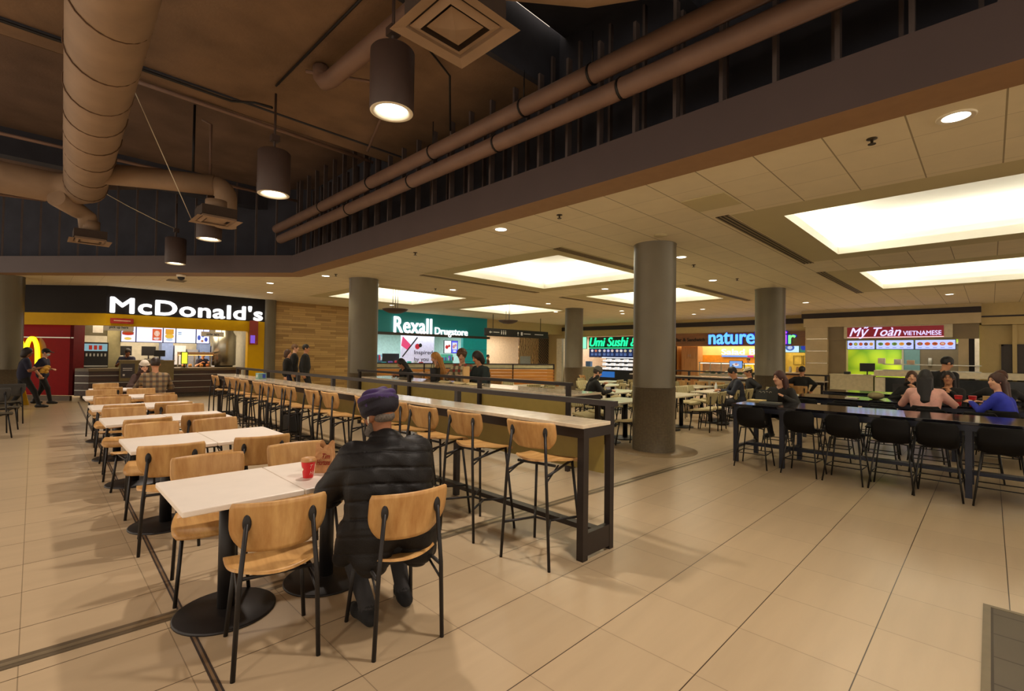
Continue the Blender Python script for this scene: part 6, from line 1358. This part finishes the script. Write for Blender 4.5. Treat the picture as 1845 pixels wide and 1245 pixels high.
# ---- the group at the middle dark table
person('person with very long black hair and dusty pink sweater, seen from behind', (9.9, .72), -PI/2+.1, 1.66, .53, 6, (-12, 4), [(-.12, .34, .94), (.2, .34, .94)], [(-.1, .3, .24), (.1, .3, .24)], 'light', M_PINK, M_BLKC, hair='verylong', hairc=(18, 14, 14), w=1.1)
person('person with brown hair and black coat resting her chin, facing the woman in pink', (11.28, 1.02), PI/2+.2, 1.6, .53, 14, (-6, 0), [(-.04, .26, 1.06), (.16, .32, .92)], [(-.1, .3, .24), (.1, .3, .24)], 'light', M_BLKC, M_BLKC, hair='long', hairc=(70, 42, 26), hood=True)
person('person with dark hair and glasses, chin on hands, facing the woman in pink', (11.25, .5), PI/2-.1, 1.62, .53, 14, (4, 0), [(-.06, .26, 1.03), (.08, .28, .98)], [(-.1, .3, .24), (.1, .3, .24)], 'tan', cloth('black', (24, 23, 23)), M_BLKC, hair='long', hairc=(28, 20, 18), glasses=True)
person('person with long brown hair and royal blue sweater leaning on the dark table in profile', (9.9, -.2), -.25, 1.64, .53, 14, (54, 4), [(.02, .42, .93), (.3, .36, .93)], [(-.1, .3, .24), (.1, .3, .24)], 'light', M_BLUE, M_BLKC, hair='verylong', hairc=(58, 30, 20))
person('person with brown hair in black, half hidden behind the woman in blue', (11.28, -.1), PI/2+.2, 1.66, .53, 6, (10, 6), None, [(-.1, .3, .24), (.1, .3, .24)], 'light', M_BLKC, M_BLKC, hair='bob', hairc=(74, 40, 24))
person('person in black with short black hair standing before the noodle counter, head bowed', (11.85, .66), -PI/2-.5, 1.68, None, 10, (-30, 24), None, [(-.1, 0, 0), (.1, .03, 0)], 'tan', M_BLKC, M_BLKC, hair='short', hairc=(18, 16, 16), w=1.15)
# jacket hung over a chair
t, = [thing('hung_jacket', 'dark grey jacket hung over a chair beside the woman in glasses', 'jacket', (11.42, .1, 0))]
sdf_obj('jacket_body', [cap((-.02, -.2, .86), (-.02, .22, .86), .07, .07, 0, .05), cap((-.02, -.18, .84), (-.02, -.2, .5), .07, .09, 0, .05), cap((-.02, .18, .84), (-.02, .2, .5), .07, .09, 0, .05), cap((-.02, 0, .84), (-.02, 0, .5), .08, .1, 0, .05), cap((-.02, -.2, .86), (-.12, -.3, .66), .06, .045, 0, .04)], [cloth('grey_jacket', (58, 50, 44), rough=.6)], .01, t)
def red_cup(loc, label):
    t = thing('paper_cup', label, 'cup', loc, 0, 'red paper cups on the middle dark table')
    MB().lathe([(.034, 0), (.034, .004), (.048, .125), (.048, .13)], 24).build('cup_body', mat('cup_red', (206, 22, 26), rough=.4), t); MB().lathe([(.051, .127), (.051, .14), (.046, .15), (.001, .147)], 24).build('lid', mat('lid_red', (170, 30, 26), rough=.4), t); MB().lathe([(.0395, .045), (.045, .09)], 24, caps=False).build('sleeve', mat('sleeve_brown', (120, 70, 50), rough=.8), t)
red_cup((10.35, .36, .866), 'red paper cup on the middle dark table, nearer the woman in pink')
red_cup((10.42, .2, .866), 'red paper cup on the middle dark table, nearer the woman in blue')
t = thing('paper_bag', 'open tan paper food bag on the middle dark table behind the red cups', 'paper bag', (10.7, .0, .866), .4); MB().box(-.09, .09, -.06, .06, 0, .14).build('bag_body', mat('kraft_tan', (206, 168, 110), rough=.8), t); MB().box(-.16, .1, -.12, .1, 0, .012).build('wrapper', mat('kraft_tan', (206, 168, 110)), t)
tag(MB().ell((0, 0, .06), (.2, .12, .065), 0, 16, 10).build('knit_bag', cloth('knit_olive', (140, 128, 90), bump=.5, bscale=50), None, (10.45, 1.42, .866)), 'rounded olive knitted bag lying on the middle dark table', 'bag')
tag(MB().box(-.1, .1, -.09, .09, 0, .014, bev=.004).build('white_tray', M_TRIMW, None, (10.35, 1.75, .866)), 'small white tray on the middle dark table', 'tray')
tag(MB().ell((0, 0, .02), (.05, .06, .025), 0, 10, 6).build('crumpled_napkin', M_TRIMW, None, (10.3, .52, .866)), 'crumpled white napkin beside the red cups', 'napkin')
# yellow wet floor sign at the aisle edge
t = thing('wet_floor_sign', 'yellow folding floor sign behind the walking worker', 'floor sign', (-.25, 18.6, 0), -.6)
for s_ in (-1, 1):
    b = MB(); b.add([(-.14, s_*.16, .0), (.14, s_*.16, 0), (.09, s_*.02, .62), (-.09, s_*.02, .62), (-.14, s_*.145, .0), (.14, s_*.145, 0), (.09, s_*.005, .62), (-.09, s_*.005, .62)], [(0, 1, 2, 3), (4, 5, 6, 7), (0, 1, 5, 4), (1, 2, 6, 5), (2, 3, 7, 6), (3, 0, 4, 7)]); b.build('sign_leaf', mat('sign_yellow', (226, 180, 20), rough=.5), t)
t['label'] = 'yellow folding wet floor sign standing behind the walking worker'
